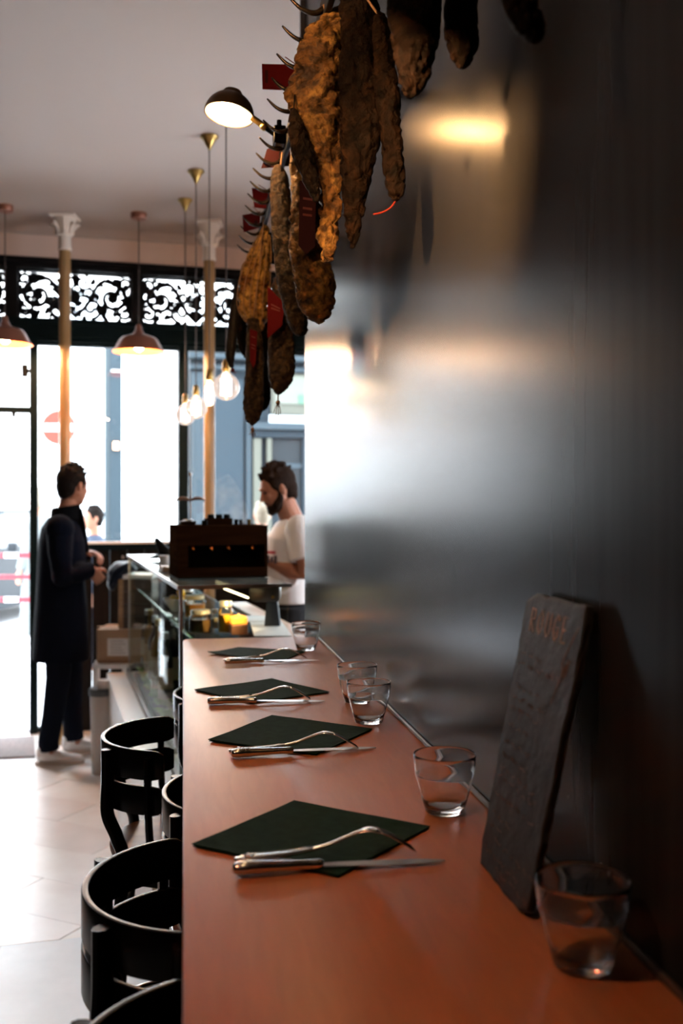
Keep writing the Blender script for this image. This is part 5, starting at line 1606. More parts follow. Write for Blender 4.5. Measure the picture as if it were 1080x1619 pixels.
def hand(mb, wrist, direction, palm_n, s=1.0, curl=.5, thumb=1):
    """palm with four fingers and a thumb; direction = fingers, palm_n = normal of palm"""
    d = Vector(direction).normalized(); n = Vector(palm_n); n = (n - d * n.dot(d)).normalized(); w = d.cross(n)
    W = Vector(wrist)
    def P(a, b, c): return W + (d * a + w * b + n * c) * s
    mb.tube([P(-.01, 0, 0), P(.03, 0, 0), P(.07, 0, 0), P(.09, 0, 0)], [(.016, .026), (.015, .036), (.013, .040), (.010, .038)], 14, up=n)
    for k, (b, L, r) in enumerate(((-.030, .066, .0082), (-.010, .076, .0088), (.011, .070, .0085), (.030, .054, .0076))):
        a0 = P(.085, b, 0); c1, c2 = curl * .8, curl * 1.7
        v1 = d * math.cos(c1) + n * math.sin(c1); v2 = d * math.cos(c2) + n * math.sin(c2)
        b1 = a0 + v1 * L * .5 * s; b2 = b1 + v2 * L * .5 * s
        mb.tube([P(.06, b * .9, 0), a0, b1, b2], [r * s, r * s, r * .95 * s, r * .75 * s], 8)
        mb.ball(b2, r * .75 * s, seg=8, rings=6)
    t0 = P(.02, -.030 * thumb, .004); t1 = P(.052, -.055 * thumb, .014); t2 = P(.082, -.056 * thumb, .022)
    mb.tube([t0, t1, t2], [.013 * s, .0105 * s, .009 * s], 8); mb.ball(t2, .009 * s, seg=8, rings=6)

def hair_cap(P, M, s, name, m, parent, seed, fringe=True, beard=False, volume=1.0):
    b = MB(); rnd = random.Random(seed)
    b.ball(P(-.024, 0, .042), (.096 * s, .083 * s, .088 * s * volume), M=M, seg=24, rings=16)
    b.ball(P(-.055, 0, -.005), (.058 * s, .072 * s, .070 * s), M=M, seg=20, rings=12)
    b.ball(P(-.068, 0, -.045), (.032 * s, .055 * s, .04 * s), M=M)
    for k in (-1, 1):
        b.ball(P(.004, k * .066, .032), (.036 * s, .016 * s, .036 * s), M=M)
        b.tube([P(.012, k * .072, .03), P(.014, k * .073, -.012)], [.011 * s, .006 * s], 8)
    for k in range(70):                                        # tousled locks on the crown
        th = rnd.uniform(0, 6.28); ph = rnd.uniform(.12, 1.2)
        x = math.cos(th) * math.sin(ph) * .088 - .018; y = math.sin(th) * math.sin(ph) * .078; z = math.cos(ph) * .09 * volume + .04
        if x > .045 and z < .075: continue
        v = Vector((x, y, z)); dn = Vector((rnd.uniform(-.5, .9), rnd.uniform(-.6, .6), rnd.uniform(0, .6)))
        a = P(*v); e = P(*(v + dn * .020 + Vector((x, y, z - .03)) * .16))
        b.tube([a, (a + e) / 2 + Vector((0, 0, .004)), e], [.012 * s, .010 * s, .003 * s], 6)
    return b.build(name, m, parent, remesh=.0045, smo=1)

def place_person(t, facing):
    t.rotation_euler = (0, 0, facing)

# customer in the navy coat (local frame: faces +x, z up, feet at z=0)
base = at_d(104, HY, 5.98); base.z = 0
cu = thing('person', (0, 0, 0), 'standing person in long dark navy coat, dark jeans and pale sneakers, hands held in front', 'person')
body = MB()
hc = (.045, .0, 1.635)
P, M = blob_head(body, hc, R(-30), R(4), .98)
body = MB(); P, M = blob_head(body, hc, R(38), R(6), .98)
body.tube([(-.03, 0, 1.40), (.0, 0, 1.46), (.02, 0, 1.56)], [.075, .058, .052], 16)
body.tube([(-.035, 0, .88), (-.035, 0, 1.05), (-.03, 0, 1.2), (-.03, 0, 1.34), (-.03, 0, 1.42)], [(.10, .15), (.095, .14), (.11, .155), (.11, .165), (.07, .11)], 20, up=(1, 0, 0))
sh = {-1: Vector((-.035, -.185, 1.385)), 1: Vector((-.02, .185, 1.385))}
el = {-1: Vector((-.02, -.235, 1.115)), 1: Vector((.01, .22, 1.13))}
wr = {-1: Vector((.15, -.085, 1.14)), 1: Vector((.12, .05, 1.24))}
for s in (-1, 1):
    body.tube([sh[s], el[s]], [.05, .042], 12); body.tube([el[s], wr[s]], [.040, .026], 12)
    body.ball(sh[s], .055)
hand(body, wr[-1] + Vector((.0, .006, -.002)), (.55, .45, -.75), (-.2, .9, .3), 1.0, .75, thumb=-1)
hand(body, wr[1] + Vector((.0, -.004, .0)), (.75, -.55, -.15), (0, -.3, -1), 1.0, .8, thumb=1)
hip = {-1: Vector((-.03, -.09, .92)), 1: Vector((-.03, .09, .92))}
kn_ = {-1: Vector((-.045, -.11, .50)), 1: Vector((.03, .105, .50))}
an = {-1: Vector((-.10, -.11, .09)), 1: Vector((.045, .125, .09))}
for s in (-1, 1):
    body.tube([hip[s], kn_[s], an[s]], [.082, .052, .036], 14)
    body.tube([an[s], an[s] + Vector((.03, 0, -.04)), an[s] + Vector((.13, s * .01, -.055))], [.036, .034, .026], 12)
body.build('body', M_skin, cu, remesh=.0052, smo=2)
hair_cap(P, M, .98, 'hair', M_hair, cu, 5, volume=1.0)
for k in (-1, 1):
    MB().ball(P(.071, k * .027, .010), .0085, seg=10, rings=8).build('eye', M_dark, cu, smooth='all')
coat = MB()
coat.tube([(-.03, 0, .60), (-.028, 0, .75), (-.025, 0, .92), (-.028, 0, 1.06), (-.022, 0, 1.2), (-.02, 0, 1.31), (-.025, 0, 1.39), (-.02, 0, 1.45)],
          [(.168, .205), (.160, .200), (.152, .19), (.142, .180), (.142, .19), (.138, .20), (.118, .185), (.075, .09)], 28, up=(1, 0, 0))
coat.ball((-.03, -.15, 1.385), (.07, .07, .06)); coat.ball((-.03, .15, 1.385), (.07, .07, .06))
for s in (-1, 1):
    cw = wr[s] + (el[s] - wr[s]).normalized() * .015
    coat.tube([sh[s] + Vector((0, -s * .02, .01)), (sh[s] + el[s]) / 2 + Vector((-.006, s * .01, 0)), el[s], (el[s] + wr[s]) / 2, cw], [.078, .070, .064, .057, .050], 16)
    coat.ball(el[s], .064); coat.ball(sh[s] + Vector((0, 0, .002)), .083)
    for q in (.3, .5, .7):                                   # sleeve folds
        c_ = sh[s] * (1 - q) + el[s] * q
        coat.tube([c_ + Vector((.055, s * .03, .02)), c_ + Vector((.0, s * .066, -.008)), c_ + Vector((-.055, s * .03, -.03))], .010, 8)
coat.build('coat', M_coat, cu, remesh=.007, smo=2)
col_ = MB()
ring = []
for k in range(24):
    th = R(38) + (R(322) - R(38)) * k / 23
    ring.append((.012 + .088 * math.cos(th), .084 * math.sin(th), 1.475 + .012 * math.cos(th)))
col_.tube(ring, [(.048, .013)] * 24, 10, up=(0, 0, 1))
col_.tube([(.085, -.05, 1.50), (.105, -.035, 1.40), (.13, -.012, 1.22)], [(.035, .012), (.04, .012), (.02, .01)], 10, up=(0, 1, 0))
col_.tube([(.085, .05, 1.50), (.105, .035, 1.40), (.13, .012, 1.22)], [(.035, .012), (.04, .012), (.02, .01)], 10, up=(0, 1, 0))
col_.ball((.03, 0, 1.41), (.085, .07, .075))
col_.build('collar', M_scarf, cu, remesh=.006, smo=2)
tr_m = MB()
for s in (-1, 1):
    tr_m.tube([hip[s] + Vector((0, 0, .02)), (hip[s] + kn_[s]) / 2, kn_[s], (kn_[s] + an[s]) / 2, an[s] + Vector((0, 0, .04)), an[s] + Vector((.005, 0, -.005))], [.100, .085, .072, .063, .060, .062], 16)
tr_m.ball((-.03, 0, .93), (.115, .165, .12))
tr_m.build('trousers', M_jeans, cu, remesh=.007, smo=2)
def shoe(parent, ank, yaw, m=M_shoe, sole=M_sole):
    a = Vector((ank.x, ank.y, 0)); Mz = Matrix.Rotation(yaw, 3, 'Z')
    def Q(x, y, z): return a + Mz @ Vector((x, y, z))
    u = MB()
    u.tube([Q(-.065, 0, .05), Q(-.03, 0, .055), Q(.02, 0, .05), (Q(.08, 0, .042)), Q(.14, .0, .036), Q(.185, 0, .032), Q(.20, 0, .03)], [(.024, .026), (.034, .034), (.036, .037), (.030, .040), (.022, .044), (.017, .036), (.010, .018)], 16, up=(0, 0, 1))
    u.tube([Q(-.025, 0, .05), Q(-.018, 0, .105)], [(.044), (.046)], 16)
    o = u.build('shoe', m, parent, remesh=.006, smo=2)
    so = MB(); pts = []
    for k in range(24):
        th = 2 * math.pi * k / 24
        x = .065 + .142 * math.cos(th); y = .043 * math.sin(th) * (1 - .12 * math.cos(th + .3))
        pts.append(Q(x, y, .0))
    so.prism(pts, (0, 0, .022)); so.build('sole', sole, o, bevel=.004)
    lc = MB()
    for k in range(4):
        x = .035 + .024 * k; z = .083 - .009 * k
        lc.tube([Q(x, -.022, z - .006), Q(x + .004, 0, z + .004), Q(x, .022, z - .006)], .0035, 6)
    lc.build('laces', M_white, o, smooth='all')
shoe(cu, an[-1], R(-4)); shoe(cu, an[1], R(4))
cu.location = base; cu.rotation_euler = (0, 0, -YAW + R(16)); 

# barista in the white T-shirt (local: faces +x)
bbase = at_d(452, HY, 5.2); bbase.z = 0
ba = thing('person', (0, 0, 0), 'bearded person in white T-shirt looking down behind the vitrine beside the dark wall', 'person')
body = MB()
hc = (.045, 0, 1.605)
P, M = blob_head(body, hc, R(10), R(20), .98)
body.tube([(-.045, 0, 1.40), (-.03, 0, 1.45), (.01, 0, 1.55)], [.075, .062, .056], 16)
body.tube([(-.03, 0, .88), (-.03, 0, 1.05), (-.02, 0, 1.2), (-.03, 0, 1.36), (-.04, 0, 1.42)], [(.10, .15), (.10, .14), (.11, .155), (.10, .165), (.06, .11)], 20, up=(1, 0, 0))
sh = {1: Vector((-.055, .185, 1.40)), -1: Vector((-.045, -.185, 1.40))}
el = {1: Vector((-.085, .245, 1.225)), -1: Vector((-.02, -.23, 1.22))}
wr = {1: Vector((.085, .10, 1.235)), -1: Vector((.14, -.06, 1.22))}
el[1] = Vector((-.09, .24, 1.16)); el[-1] = Vector((-.06, -.23, 1.15))
for s in (-1, 1):
    body.tube([sh[s], el[s], (el[s] * .6 + wr[s] * .4), wr[s]], [.05, .044, .043, .028], 14)
    body.ball(sh[s], .055)
hand(body, wr[1], (.9, -.25, -.12), (0, 0, -1), 1.0, .6, thumb=1)
hand(body, wr[-1], (.9, .3, -.1), (0, 0, -1), 1.0, .6, thumb=-1)
for s in (-1, 1):
    body.tube([(-.02, s * .09, .92), (-.01, s * .10, .5), (-.03, s * .10, .09)], [.085, .054, .036], 14)
    body.tube([(-.03, s * .1, .09), (.0, s * .1, .045), (.10, s * .1, .035)], [.036, .034, .026], 12)
body.build('body', M_skin, ba, remesh=.0052, smo=2)
hair_cap(P, M, .98, 'hair', M_hairb, ba, 9, volume=1.04)
for k in (-1, 1):
    MB().ball(P(.071, k * .027, .008), .0085, seg=10, rings=8).build('eye', M_dark, ba, smooth='all')
be = MB()
for k in (-1, 1):
    be.tube([P(.006, k * .069, -.005), P(.012, k * .064, -.045), P(.045, k * .040, -.088), P(.072, k * .012, -.100)], [.010, .017, .019, .019], 10)
    be.tube([P(.072, k * .026, -.058), P(.085, k * .012, -.047), P(.091, 0, -.044)], [.006, .0065, .0065], 8)
be.ball(P(.066, 0, -.098), (.026, .03, .024), M=M)
be.ball(P(.024, 0, -.080), (.064, .060, .040), M=M)
be.tube([P(.005, .058, -.03), P(.035, .050, -.06), P(.06, .02, -.085)], [.012, .020, .022], 10)
be.tube([P(.005, -.058, -.03), P(.035, -.050, -.06), P(.06, -.02, -.085)], [.012, .020, .022], 10)
be.build('beard', M_hairb, ba, remesh=.0045, smo=1)
te = MB()
te.tube([(-.025, 0, 1.02), (-.022, 0, 1.12), (-.015, 0, 1.24), (-.02, 0, 1.34), (-.04, 0, 1.41), (-.045, 0, 1.445)], [(.128, .175), (.128, .175), (.132, .185), (.125, .195), (.095, .175), (.062, .085)], 26, up=(1, 0, 0))
for s in (-1, 1):
    d_ = (el[s] - sh[s]).normalized()
    te.tube([sh[s] + Vector((0, -s * .04, .01)), sh[s] + d_ * .04, sh[s] + d_ * .155], [.070, .073, .074], 16)
    te.ball(sh[s], .078)
    te.tube([(.05, s * .10, 1.06), (.09, s * .05, 1.10), (.11, 0, 1.16)], .008, 8)
    te.tube([(-.09, s * .12, 1.20), (-.03, s * .185, 1.13), (.04, s * .16, 1.08)], .009, 8)
tee = te.build('t_shirt', M_tee, ba, remesh=.007, smo=2)
# small red and dark print on the left chest/side
pr = MB(); pr.box((.085, .145, 1.285), (.05, .004, .014), R(-48)); pr.build('red_print', mat('red_ink', (.5, .06, .08), .8), tee)
pr = MB()
for k in range(4):
    pr.box((.118 - .017 * k, .112 + .022 * k, 1.25), (.016, .004, .03 + .01 * (k % 2)), R(-52))
pr.build('dark_print', mat('grey_ink', (.08, .07, .09), .8), tee)
tb_ = MB()
for s in (-1, 1):
    tb_.tube([(-.02, s * .085, 1.0), (-.015, s * .10, .7), (-.01, s * .105, .5), (-.03, s * .10, .08)], [.105, .095, .078, .064], 16)
tb_.ball((-.02, 0, .99), (.12, .17, .09))
tb_.build('trousers', M_trous, ba, remesh=.008, smo=2)
shoe(ba, Vector((-.03, .10, 0)), 0, M_black, M_dark); shoe(ba, Vector((-.03, -.10, 0)), 0, M_black, M_dark)
ba.location = bbase; ba.rotation_euler = (0, 0, math.pi - YAW + R(8))

def walker(px, depth, height, facing, topm, legm, hairm, label, hat=False):
    t = thing('pedestrian', (0, 0, 0), label, 'person')
    k = height / 1.75
    b = MB(); P, M = blob_head(b, (.02 * k, 0, 1.63 * k), 0, 0, k)
    b.tube([(0, 0, 1.38 * k), (.01, 0, 1.55 * k)], [.06 * k, .05 * k], 12)
    b.tube([(0, 0, .9 * k), (0, 0, 1.38 * k)], [(.10 * k, .14 * k), (.10 * k, .17 * k)], 16, up=(1, 0, 0))
    for s in (-1, 1):
        w_ = Vector((.10 * s, s * .20, .82)) * k
        b.tube([(0, s * .17 * k, 1.38 * k), (-.01 * k, s * .22 * k, 1.1 * k), tuple(w_)], [.045 * k, .038 * k, .026 * k], 10)
        hand(b, w_, (.2, 0, -1), (0, -s, 0), k, .3, thumb=s)
        b.tube([(0, s * .09 * k, .92 * k), (.08 * s * k, s * .10 * k, .5 * k), (.10 * s * k, s * .10 * k, .06 * k)], [.08 * k, .052 * k, .036 * k], 12)
        b.tube([(.08 * s * k, s * .1 * k, .05 * k), (.08 * s * k + .14 * k, s * .1 * k, .035 * k)], [.035 * k, .028 * k], 10)
    b.build('body', M_skin, t, remesh=.009, smo=1)
    hair_cap(P, M, k, 'hair', hairm, t, int(px), volume=1.05)
    c = MB()
    c.tube([(0, 0, .86 * k), (0, 0, 1.1 * k), (0, 0, 1.32 * k), (0, 0, 1.41 * k), (0, 0, 1.46 * k)], [(.14 * k, .19 * k), (.135 * k, .18 * k), (.13 * k, .19 * k), (.10 * k, .16 * k), (.065 * k, .07 * k)], 20, up=(1, 0, 0))
    for s in (-1, 1):
        c.tube([(0, s * .16 * k, 1.38 * k), (-.01 * k, s * .22 * k, 1.1 * k), tuple(Vector((.09 * s, s * .205, .86)) * k)], [.066 * k, .055 * k, .044 * k], 12)
    c.build('jacket', topm, t, remesh=.010, smo=1)
    l = MB()
    for s in (-1, 1):
        l.tube([(0, s * .09 * k, .93 * k), (.08 * s * k, s * .10 * k, .5 * k), (.10 * s * k, s * .10 * k, .08 * k)], [.10 * k, .07 * k, .058 * k], 12)
    l.build('trousers', legm, t, remesh=.010, smo=1)
    p = at_d(px, HY, depth); t.location = (p.x, p.y, 0); t.rotation_euler = (0, 0, facing)
M_bluej = mat('blue_denim_jacket', (0.0099, 0.0198, 0.0413), .8)
M_greyj = mat('pale_grey_raincoat', (.11, .125, .125), .7)
walker(150, 9.0, 1.50, R(200), M_bluej, M_jeans, M_hair, 'blurred pedestrian in a blue jacket out in the street right of the customer')
walker(60, 11.0, 1.68, R(150), M_greyj, M_greyj, M_hairw, 'pale blurred pedestrian in grey out in the street behind the green post')
walker(415, 8.6, 1.535, R(95), mat('cream_jacket', (.2, .17, .13), .8), M_jeans, M_hairw, 'passer-by with fluffy white-blond hair outside, between machine and barista')

# ------------------------------------------------------------------ steam over the machine
stc = at_d(367, 818, 4.75)
sm = bpy.data.materials.new('steam'); sm.use_nodes = True
n, l = sm.node_tree.nodes, sm.node_tree.links; n.clear()
out = n.new('ShaderNodeOutputMaterial'); pv = n.new('ShaderNodeVolumePrincipled')
pv.inputs['Color'].default_value = (1, 1, 1, 1)
tcn = n.new('ShaderNodeTexCoord'); nz = n.new('ShaderNodeTexNoise'); nz.inputs['Scale'].default_value = 14; nz.inputs['Detail'].default_value = 3; nz.inputs['Distortion'].default_value = .6
l.new(tcn.outputs['Object'], nz.inputs['Vector'])
mr = n.new('ShaderNodeMapRange'); mr.inputs['From Min'].default_value = .40; mr.inputs['From Max'].default_value = .70; mr.inputs['To Max'].default_value = 6.0
l.new(nz.outputs['Fac'], mr.inputs['Value']); l.new(mr.outputs[0], pv.inputs['Density']); l.new(pv.outputs[0], out.inputs['Volume'])
b_ = MB(); b_.tube(catmull([stc - Vector((0, 0, .03)), stc + Vector((0, 0, .03)), stc + Vector((-.01, 0, .09)), stc + Vector((-.035, 0, .16)), stc + Vector((-.05, 0, .19))], 5), [.075 * (1 - i / 24) ** .7 + .012 for i in range(21)], 16)
so = b_.build('steam_plume', sm, smooth='all'); tag(so, 'thin white plume of steam rising behind the brown machine', 'steam'); so['kind'] = 'stuff'

# ------------------------------------------------------------------ the street
M_street = mat('pale_pavement', (0.55, 0.55, 0.56), .8, col2=(.62, .62, .62), scale=2)
M_asph = mat('wet_asphalt', (0.42, .42, .44), .7)
o = MB().hexa([fp(-14, .12, -.06), fp(16, .12, -.06), fp(16, 40, -.06), fp(-14, 40, -.06)], [fp(-14, .12, -.01), fp(16, .12, -.01), fp(16, 40, -.01), fp(-14, 40, -.01)])
structure('ground', o, M_street)
kb = thing('kerb', fp(0, 5, 0), 'pale stone kerb along the far side of the street', 'kerb')
for k in range(14):
    b_ = MB(); b_.hexa([fp(-8 + k * 1.0, 12.2, -.01), fp(-8 + k * 1.0 + .985, 12.2, -.01), fp(-8 + k + .985, 12.45, -.01), fp(-8 + k, 12.45, -.01)],
                       [fp(-8 + k * 1.0, 12.2, .10), fp(-8 + k * 1.0 + .985, 12.2, .10), fp(-8 + k + .985, 12.45, .10), fp(-8 + k, 12.45, .10)]); b_.build('kerb_stone', M_street, kb, bevel=.01)
M_pale = mat('pale_limestone', (.72, .70, .66), .85, col2=(.78, .76, .72), scale=.6)
M_winf = mat('pale_window_frame', (.7, .7, .68), .6)
M_wing = mat('far_window_glass', (.30, .35, .38), .1)
# pale building across the street with windows
def building(u0, u1, o0, dep, h, label, m, wm, cols, rows, wz0, wh, ww, step_z):
    t = thing('building', fp((u0 + u1) / 2, o0, 0), label, 'building')
    b_ = MB(); b_.hexa([fp(u0, o0, -.01), fp(u1, o0, -.01), fp(u1, o0 + dep, -.01), fp(u0, o0 + dep, -.01)], [fp(u0, o0, h), fp(u1, o0, h), fp(u1, o0 + dep, h), fp(u0, o0 + dep, h)])
    b_.build('wall', m, t)
    for r in range(rows):
        for c in range(cols):
            uc = u0 + (u1 - u0) * (c + .5) / cols; z0 = wz0 + r * step_z
            b_ = MB()
            for (a0, a1, z_0, z_1) in ((uc - ww / 2 - .1, uc - ww / 2, z0, z0 + wh), (uc + ww / 2, uc + ww / 2 + .1, z0, z0 + wh), (uc - ww / 2 - .1, uc + ww / 2 + .1, z0 + wh, z0 + wh + .15), (uc - ww / 2 - .15, uc + ww / 2 + .15, z0 - .12, z0), (uc - .03, uc + .03, z0, z0 + wh)):
                fbox(b_, a0, a1, z_0, z_1, o0 - .08, o0 + .02)
            wf = b_.build('window', M_winf, t)
            fbox(MB(), uc - ww / 2, uc + ww / 2, z0, z0 + wh, o0 - .02, o0 + .01).build('pane', wm, wf)
    fbox(MB(), u0, u1, h - .3, h, o0 - .35, o0 + .05).build('cornice', m, t)
    return t
building(-12.0, 4.6, 14.5, 4, 7.2, 'overexposed pale stone building across the street', M_pale, mat('bleached_glass', (.6, .63, .65), .2), 6, 2, 1.0, 1.9, 1.0, 3.1)
# blue-grey shopfront opposite the right-hand window
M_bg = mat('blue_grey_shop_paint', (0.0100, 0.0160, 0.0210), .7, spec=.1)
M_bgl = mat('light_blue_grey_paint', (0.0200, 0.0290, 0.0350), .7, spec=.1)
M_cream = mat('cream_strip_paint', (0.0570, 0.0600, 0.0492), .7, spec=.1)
OB = 6.0
def uo(px, py, off=OB): return fac(px, py, off)
def rect(name, m, px0, px1, py0, py1, o0, o1, parent):
    ym = (py0 + py1) / 2; xm = (px0 + px1) / 2
    ua, ub = uo(px0, ym)[0], uo(px1, ym)[0]; z0, z1 = uo(xm, py1)[1], uo(xm, py0)[1]
    return fbox(MB(), ua, ub, max(z0, 0), z1, OB + o0, OB + o1).build(name, m, parent)
sf = thing('shopfront', fp(uo(400, 700)[0], OB, 0), 'blue-grey painted shopfront seen through the right-hand window', 'building')
rect('wall', M_bg, 300, 640, 538, 1000, .0, 1.2, sf)
rect('cornice', M_bgl, 296, 650, 556, 575, -.25, .0, sf)
rect('cornice', M_bgl, 300, 640, 583, 590, -.12, .0, sf)
rect('cornice', M_bgl, 396, 640, 672, 682, -.20, .0, sf)
rect('cornice', M_bg, 400, 640, 684, 694, -.12, .0, sf)
rect('pilaster', M_bgl, 302, 324, 590, 960, -.10, .0, sf)
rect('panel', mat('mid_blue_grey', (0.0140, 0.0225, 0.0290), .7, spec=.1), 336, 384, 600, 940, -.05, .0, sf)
rect('pilaster', M_bgl, 388, 396, 600, 960, -.08, .0, sf)
rect('strip', M_cream, 399, 411, 694, 960, -.10, .0, sf)
rect('strip', M_cream, 420, 427, 694, 960, -.12, .0, sf)
wf = rect('window_frame', M_cream, 428, 500, 592, 656, -.06, .0, sf)
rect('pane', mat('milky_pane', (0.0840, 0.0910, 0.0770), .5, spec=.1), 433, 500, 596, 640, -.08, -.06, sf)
rect('sign_patch', mat('pale_green_sticker', (0.0210, 0.0700, 0.0420), .6), 470, 478, 625, 640, -.09, -.08, sf)
rect('pane', M_wing, 425, 500, 657, 671, -.03, .0, sf)
rect('dark_window', mat('dark_shop_glass', (0.0048, 0.0084, 0.0108), .4, spec=.15), 430, 560, 697, 800, -.03, .0, sf)
rect('window_rail', M_bgl, 430, 560, 733, 741, -.06, .0, sf)
rect('window_rail', M_bg, 476, 483, 694, 960, -.10, .0, sf)
# blue-grey column of the building edge seen left of the dark post
ed = thing('drainpipe_pier', fp(fac(180, 800, 6)[0], 6, 0), 'pale blue-grey pier with an orange lamp standing across the street', 'pier')
def rect2(name, m, px0, px1, z0, z1, o0, o1, parent, off=6.0):
    ua, ub = fac(px0, 700, off)[0], fac(px1, 700, off)[0]
    return fbox(MB(), ua, ub, z0, z1, off + o0, off + o1).build(name, m, parent)
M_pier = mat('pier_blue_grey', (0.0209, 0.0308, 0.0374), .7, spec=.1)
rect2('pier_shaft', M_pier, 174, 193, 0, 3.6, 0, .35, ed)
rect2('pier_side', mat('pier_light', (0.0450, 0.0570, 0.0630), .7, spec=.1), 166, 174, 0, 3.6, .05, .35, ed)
zl = fac(183, 705, 6)[1]
rect2('orange_lamp', mat('orange_lamp_glow', (1, .5, .25), .5, emit=(1, .50, .25), estr=.9), 179, 188, zl - .05, zl + .05, -.05, 0, ed)
zl = fac(183, 587, 6)[1]
rect2('bracket', M_steel, 176, 192, zl - .012, zl + .012, -.05, 0, ed)

# no-entry sign on its post
sd = 16.0
sc_ = at_d(93, 676, sd); r_ = 27.5 * sd / F
sg = thing('no_entry_sign', Vector((sc_.x, sc_.y, 0)), 'round red no-entry traffic sign with white bar, half behind the column', 'traffic sign')
Mx = Matrix.Rotation(math.pi / 2, 3, 'X'); Mx = Matrix.Rotation(-YAW, 3, 'Z') @ Mx
MB().lathe([(.001, -.012), (r_, -.012), (r_, .012), (.001, .012)], sc_, 48, M=Mx).build('disc', mat('sign_red', (0.2550, 0.0338, 0.0240), .6, spec=.1), sg)
MB().lathe([(r_ * .94, .0125), (r_, .0125), (r_, .0165), (r_ * .94, .0165)], sc_, 48, M=Mx, closed=True).build('rim', mat('sign_rim', (.34, .06, .045), .6), sg)
fn_ = -fw
MB().box(sc_ + fn_ * .017, (r_ * 1.62, .008, r_ * .40), -YAW).build('white_bar', M_paper, sg)
MB().tube([Vector((sc_.x, sc_.y, 0)) + fw * .05, sc_ + fw * .05 + Vector((0, 0, r_))], .03, 12).build('post', mat('galvanised', (.6, .62, .63), .5), sg)

# barrier tapes strung outside the door
M_tred = mat('tape_red', (0.2520, 0.0245, 0.0385), .5); M_twht = mat('tape_white', (.85, .84, .82), .5)
tg = [(878, 5, 'top'), (912, 4, 'middle'), (948, 5, 'bottom')]
tg = [(a_, h_ + 3, n2) for a_, h_, n2 in tg]
for (py, hh, nm) in tg:
    a = at_d(-60, py, 8.6); b = at_d(52, py, 8.6)
    t = thing('barrier_bar', (a + b) / 2, 'red and white striped barrier rail outside the street door, %s one of three' % nm, 'barrier')
    n_ = 5; off = {878: .1, 912: .5, 948: .25}[py]
    for k in range(n_):
        q0 = a + (b - a) * (k / n_); q1 = a + (b - a) * ((k + 1) / n_ - .004)
        MB().box((q0 + q1) / 2, ((q1 - q0).length, .02, hh * 8.6 / F), -YAW).build('stripe', (M_tred, M_twht)[k % 2] if py != 912 else M_tred if k != 1 else M_twht, t)
bp = thing('barrier_stand', at_z(-30, 960, 0), 'pair of grey posts carrying the striped rails', 'barrier')
for px in (-58, 56):
    p = at_d(px, HY, 8.62); MB().tube([(p.x, p.y, -.01), (p.x, p.y, 1.15)], .012, 8).build('post', M_steel, bp)

# parked grey car
cd = 13.6
cpos = at_d(-48, HY, cd); cpos.z = 0
car = thing('car', (0, 0, 0), 'grey parked car front seen through the street door glass', 'car')
M_carp = mat('grey_car_paint', (.018, .021, .024), .5, spec=.1)
M_carg = mat('car_glass', (.05, .06, .065), .2, spec=.3)
# local: car nose toward -y, width in x
secs = [(-2.1, .30, .62, .70), (-2.0, .22, .74, .84), (-1.3, .20, .86, .88), (-.85, .20, .95, .90), (0, .20, .98, .90), (1.2, .20, .96, .88), (1.9, .25, .88, .80)]
b_ = MB(); vs = []; seg = 12
for (y, z0, z1, hw) in secs:
    ring = [(-hw, z0), (-hw, z0 + .18), (-hw * 1.0, z1 - .16), (-hw * .94, z1 - .04), (-hw * .82, z1), (0, z1 + .02), (hw * .82, z1), (hw * .94, z1 - .04), (hw, z1 - .16), (hw, z0 + .18), (hw, z0), (0, z0)]
    vs += [(x, y, z) for x, z in ring]
fs = []
for i in range(len(secs) - 1):
    for k in range(seg):
        fs.append((i * seg + k, i * seg + (k + 1) % seg, (i + 1) * seg + (k + 1) % seg, (i + 1) * seg + k))
fs += [tuple(range(seg)), tuple((len(secs) - 1) * seg + k for k in range(seg))]
b_.add(vs, fs).build('car_body', M_carp, car, smooth=True, bevel=.01)
b_ = MB(); vs = []
for (y, z, hw) in ((-.95, .93, .74), (-.25, 1.40, .60), (1.0, 1.42, .60), (1.75, .95, .70)):
    vs += [(-hw, y, z), (hw, y, z)]
gh = MB()
gh.hexa([(-.78, -.95, .94), (.78, -.95, .94), (.76, 1.7, .94), (-.76, 1.7, .94)], [(-.60, -.25, 1.42), (.60, -.25, 1.42), (.60, 1.15, 1.42), (-.60, 1.15, 1.42)])
gh.build('glasshouse', M_carg, car, bevel=.03)
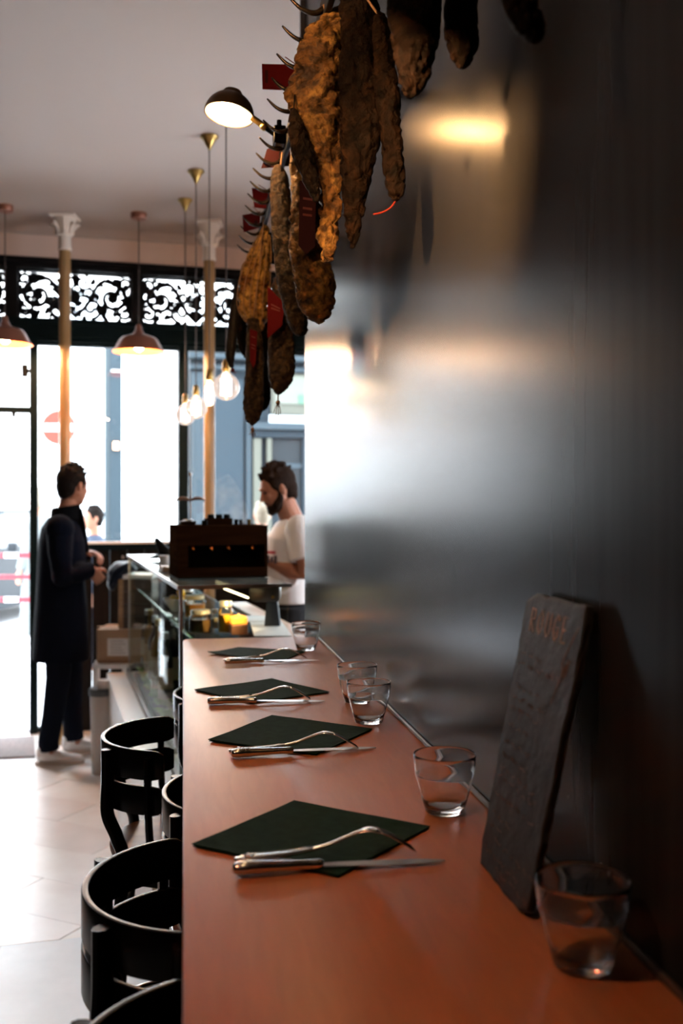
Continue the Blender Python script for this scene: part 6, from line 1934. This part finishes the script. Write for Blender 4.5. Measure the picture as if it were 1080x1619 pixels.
MB().hexa([(-.60, -.28, 1.415), (.60, -.28, 1.415), (.60, 1.18, 1.415), (-.60, 1.18, 1.415)], [(-.56, -.2, 1.45), (.56, -.2, 1.45), (.56, 1.1, 1.45), (-.56, 1.1, 1.45)]).build('roof', M_carp, car, bevel=.01)
MB().box((0, -2.08, .34), (1.66, .16, .24)).build('bumper', mat('dark_bumper', (.007, .008, .010), .6, spec=.1), car, bevel=.04)
for k in range(4):
    MB().box((0, -2.10, .52 + .052 * k), (1.10, .05, .02)).build('grille_slat', M_dark if k % 2 else M_steel, car)
for s in (-1, 1):
    MB().ball((s * .62, -2.02, .63), (.15, .09, .075)).build('headlight', mat('headlight_glass', (.09, .10, .10), .2), car, smooth='all')
    for y in (-1.35, 1.25):
        w_ = MB(); Mw = Matrix.Rotation(math.pi / 2, 3, 'Y')
        w_.lathe([(.20, -.1), (.30, -.1), (.32, -.07), (.32, .07), (.30, .1), (.20, .1)], (s * .80, y, .32), 24, M=Mw, closed=True); wh_ = w_.build('wheel', M_dark, car, smooth=True)
        MB().lathe([(.001, -.06), (.20, -.08), (.20, .08), (.001, .06)], (s * .80, y, .32), 20, M=Mw).build('hub', M_steel, wh_)
    MB().box((s * .95, -.75, .98), (.12, .08, .11)).build('mirror', M_carp, car, bevel=.02)
MB().box((0, -2.165, .34), (.5, .012, .11)).build('number_plate', M_white, car)
car.location = cpos; car.rotation_euler = (0, 0, -YAW - R(6))
p = at_d(47, 957, cd)

c3 = Vector((0.0, 1.46, 2.43))  # added out-of-frame lamp to brighten the front of the big ham
dome_lamp(c3, (0.10, 1.0, -.10), .062, 'unseen third bronze dome lamp added to light the foremost ham', 6.0, (RXX - .02, 1.52, RZ + .03))

# added unseen copper pendant over the aisle, warm fill for the counter
def fill_pendant():
    n0 = set(bpy.data.objects)
    copper_pendant(8, 6.14, 545, 'unseen copper-coloured enamel pendant added over the aisle to warm the near counter')
    new = [o for o in bpy.data.objects if o not in n0]
    root = [o for o in new if o.parent is None][0]
    root.location = (-0.55, 0.75, CEIL)
    for o in new:
        if o.type == 'LIGHT':
            o.data.energy = 4.2; o.location = (0, 0, -0.86)
fill_pendant()
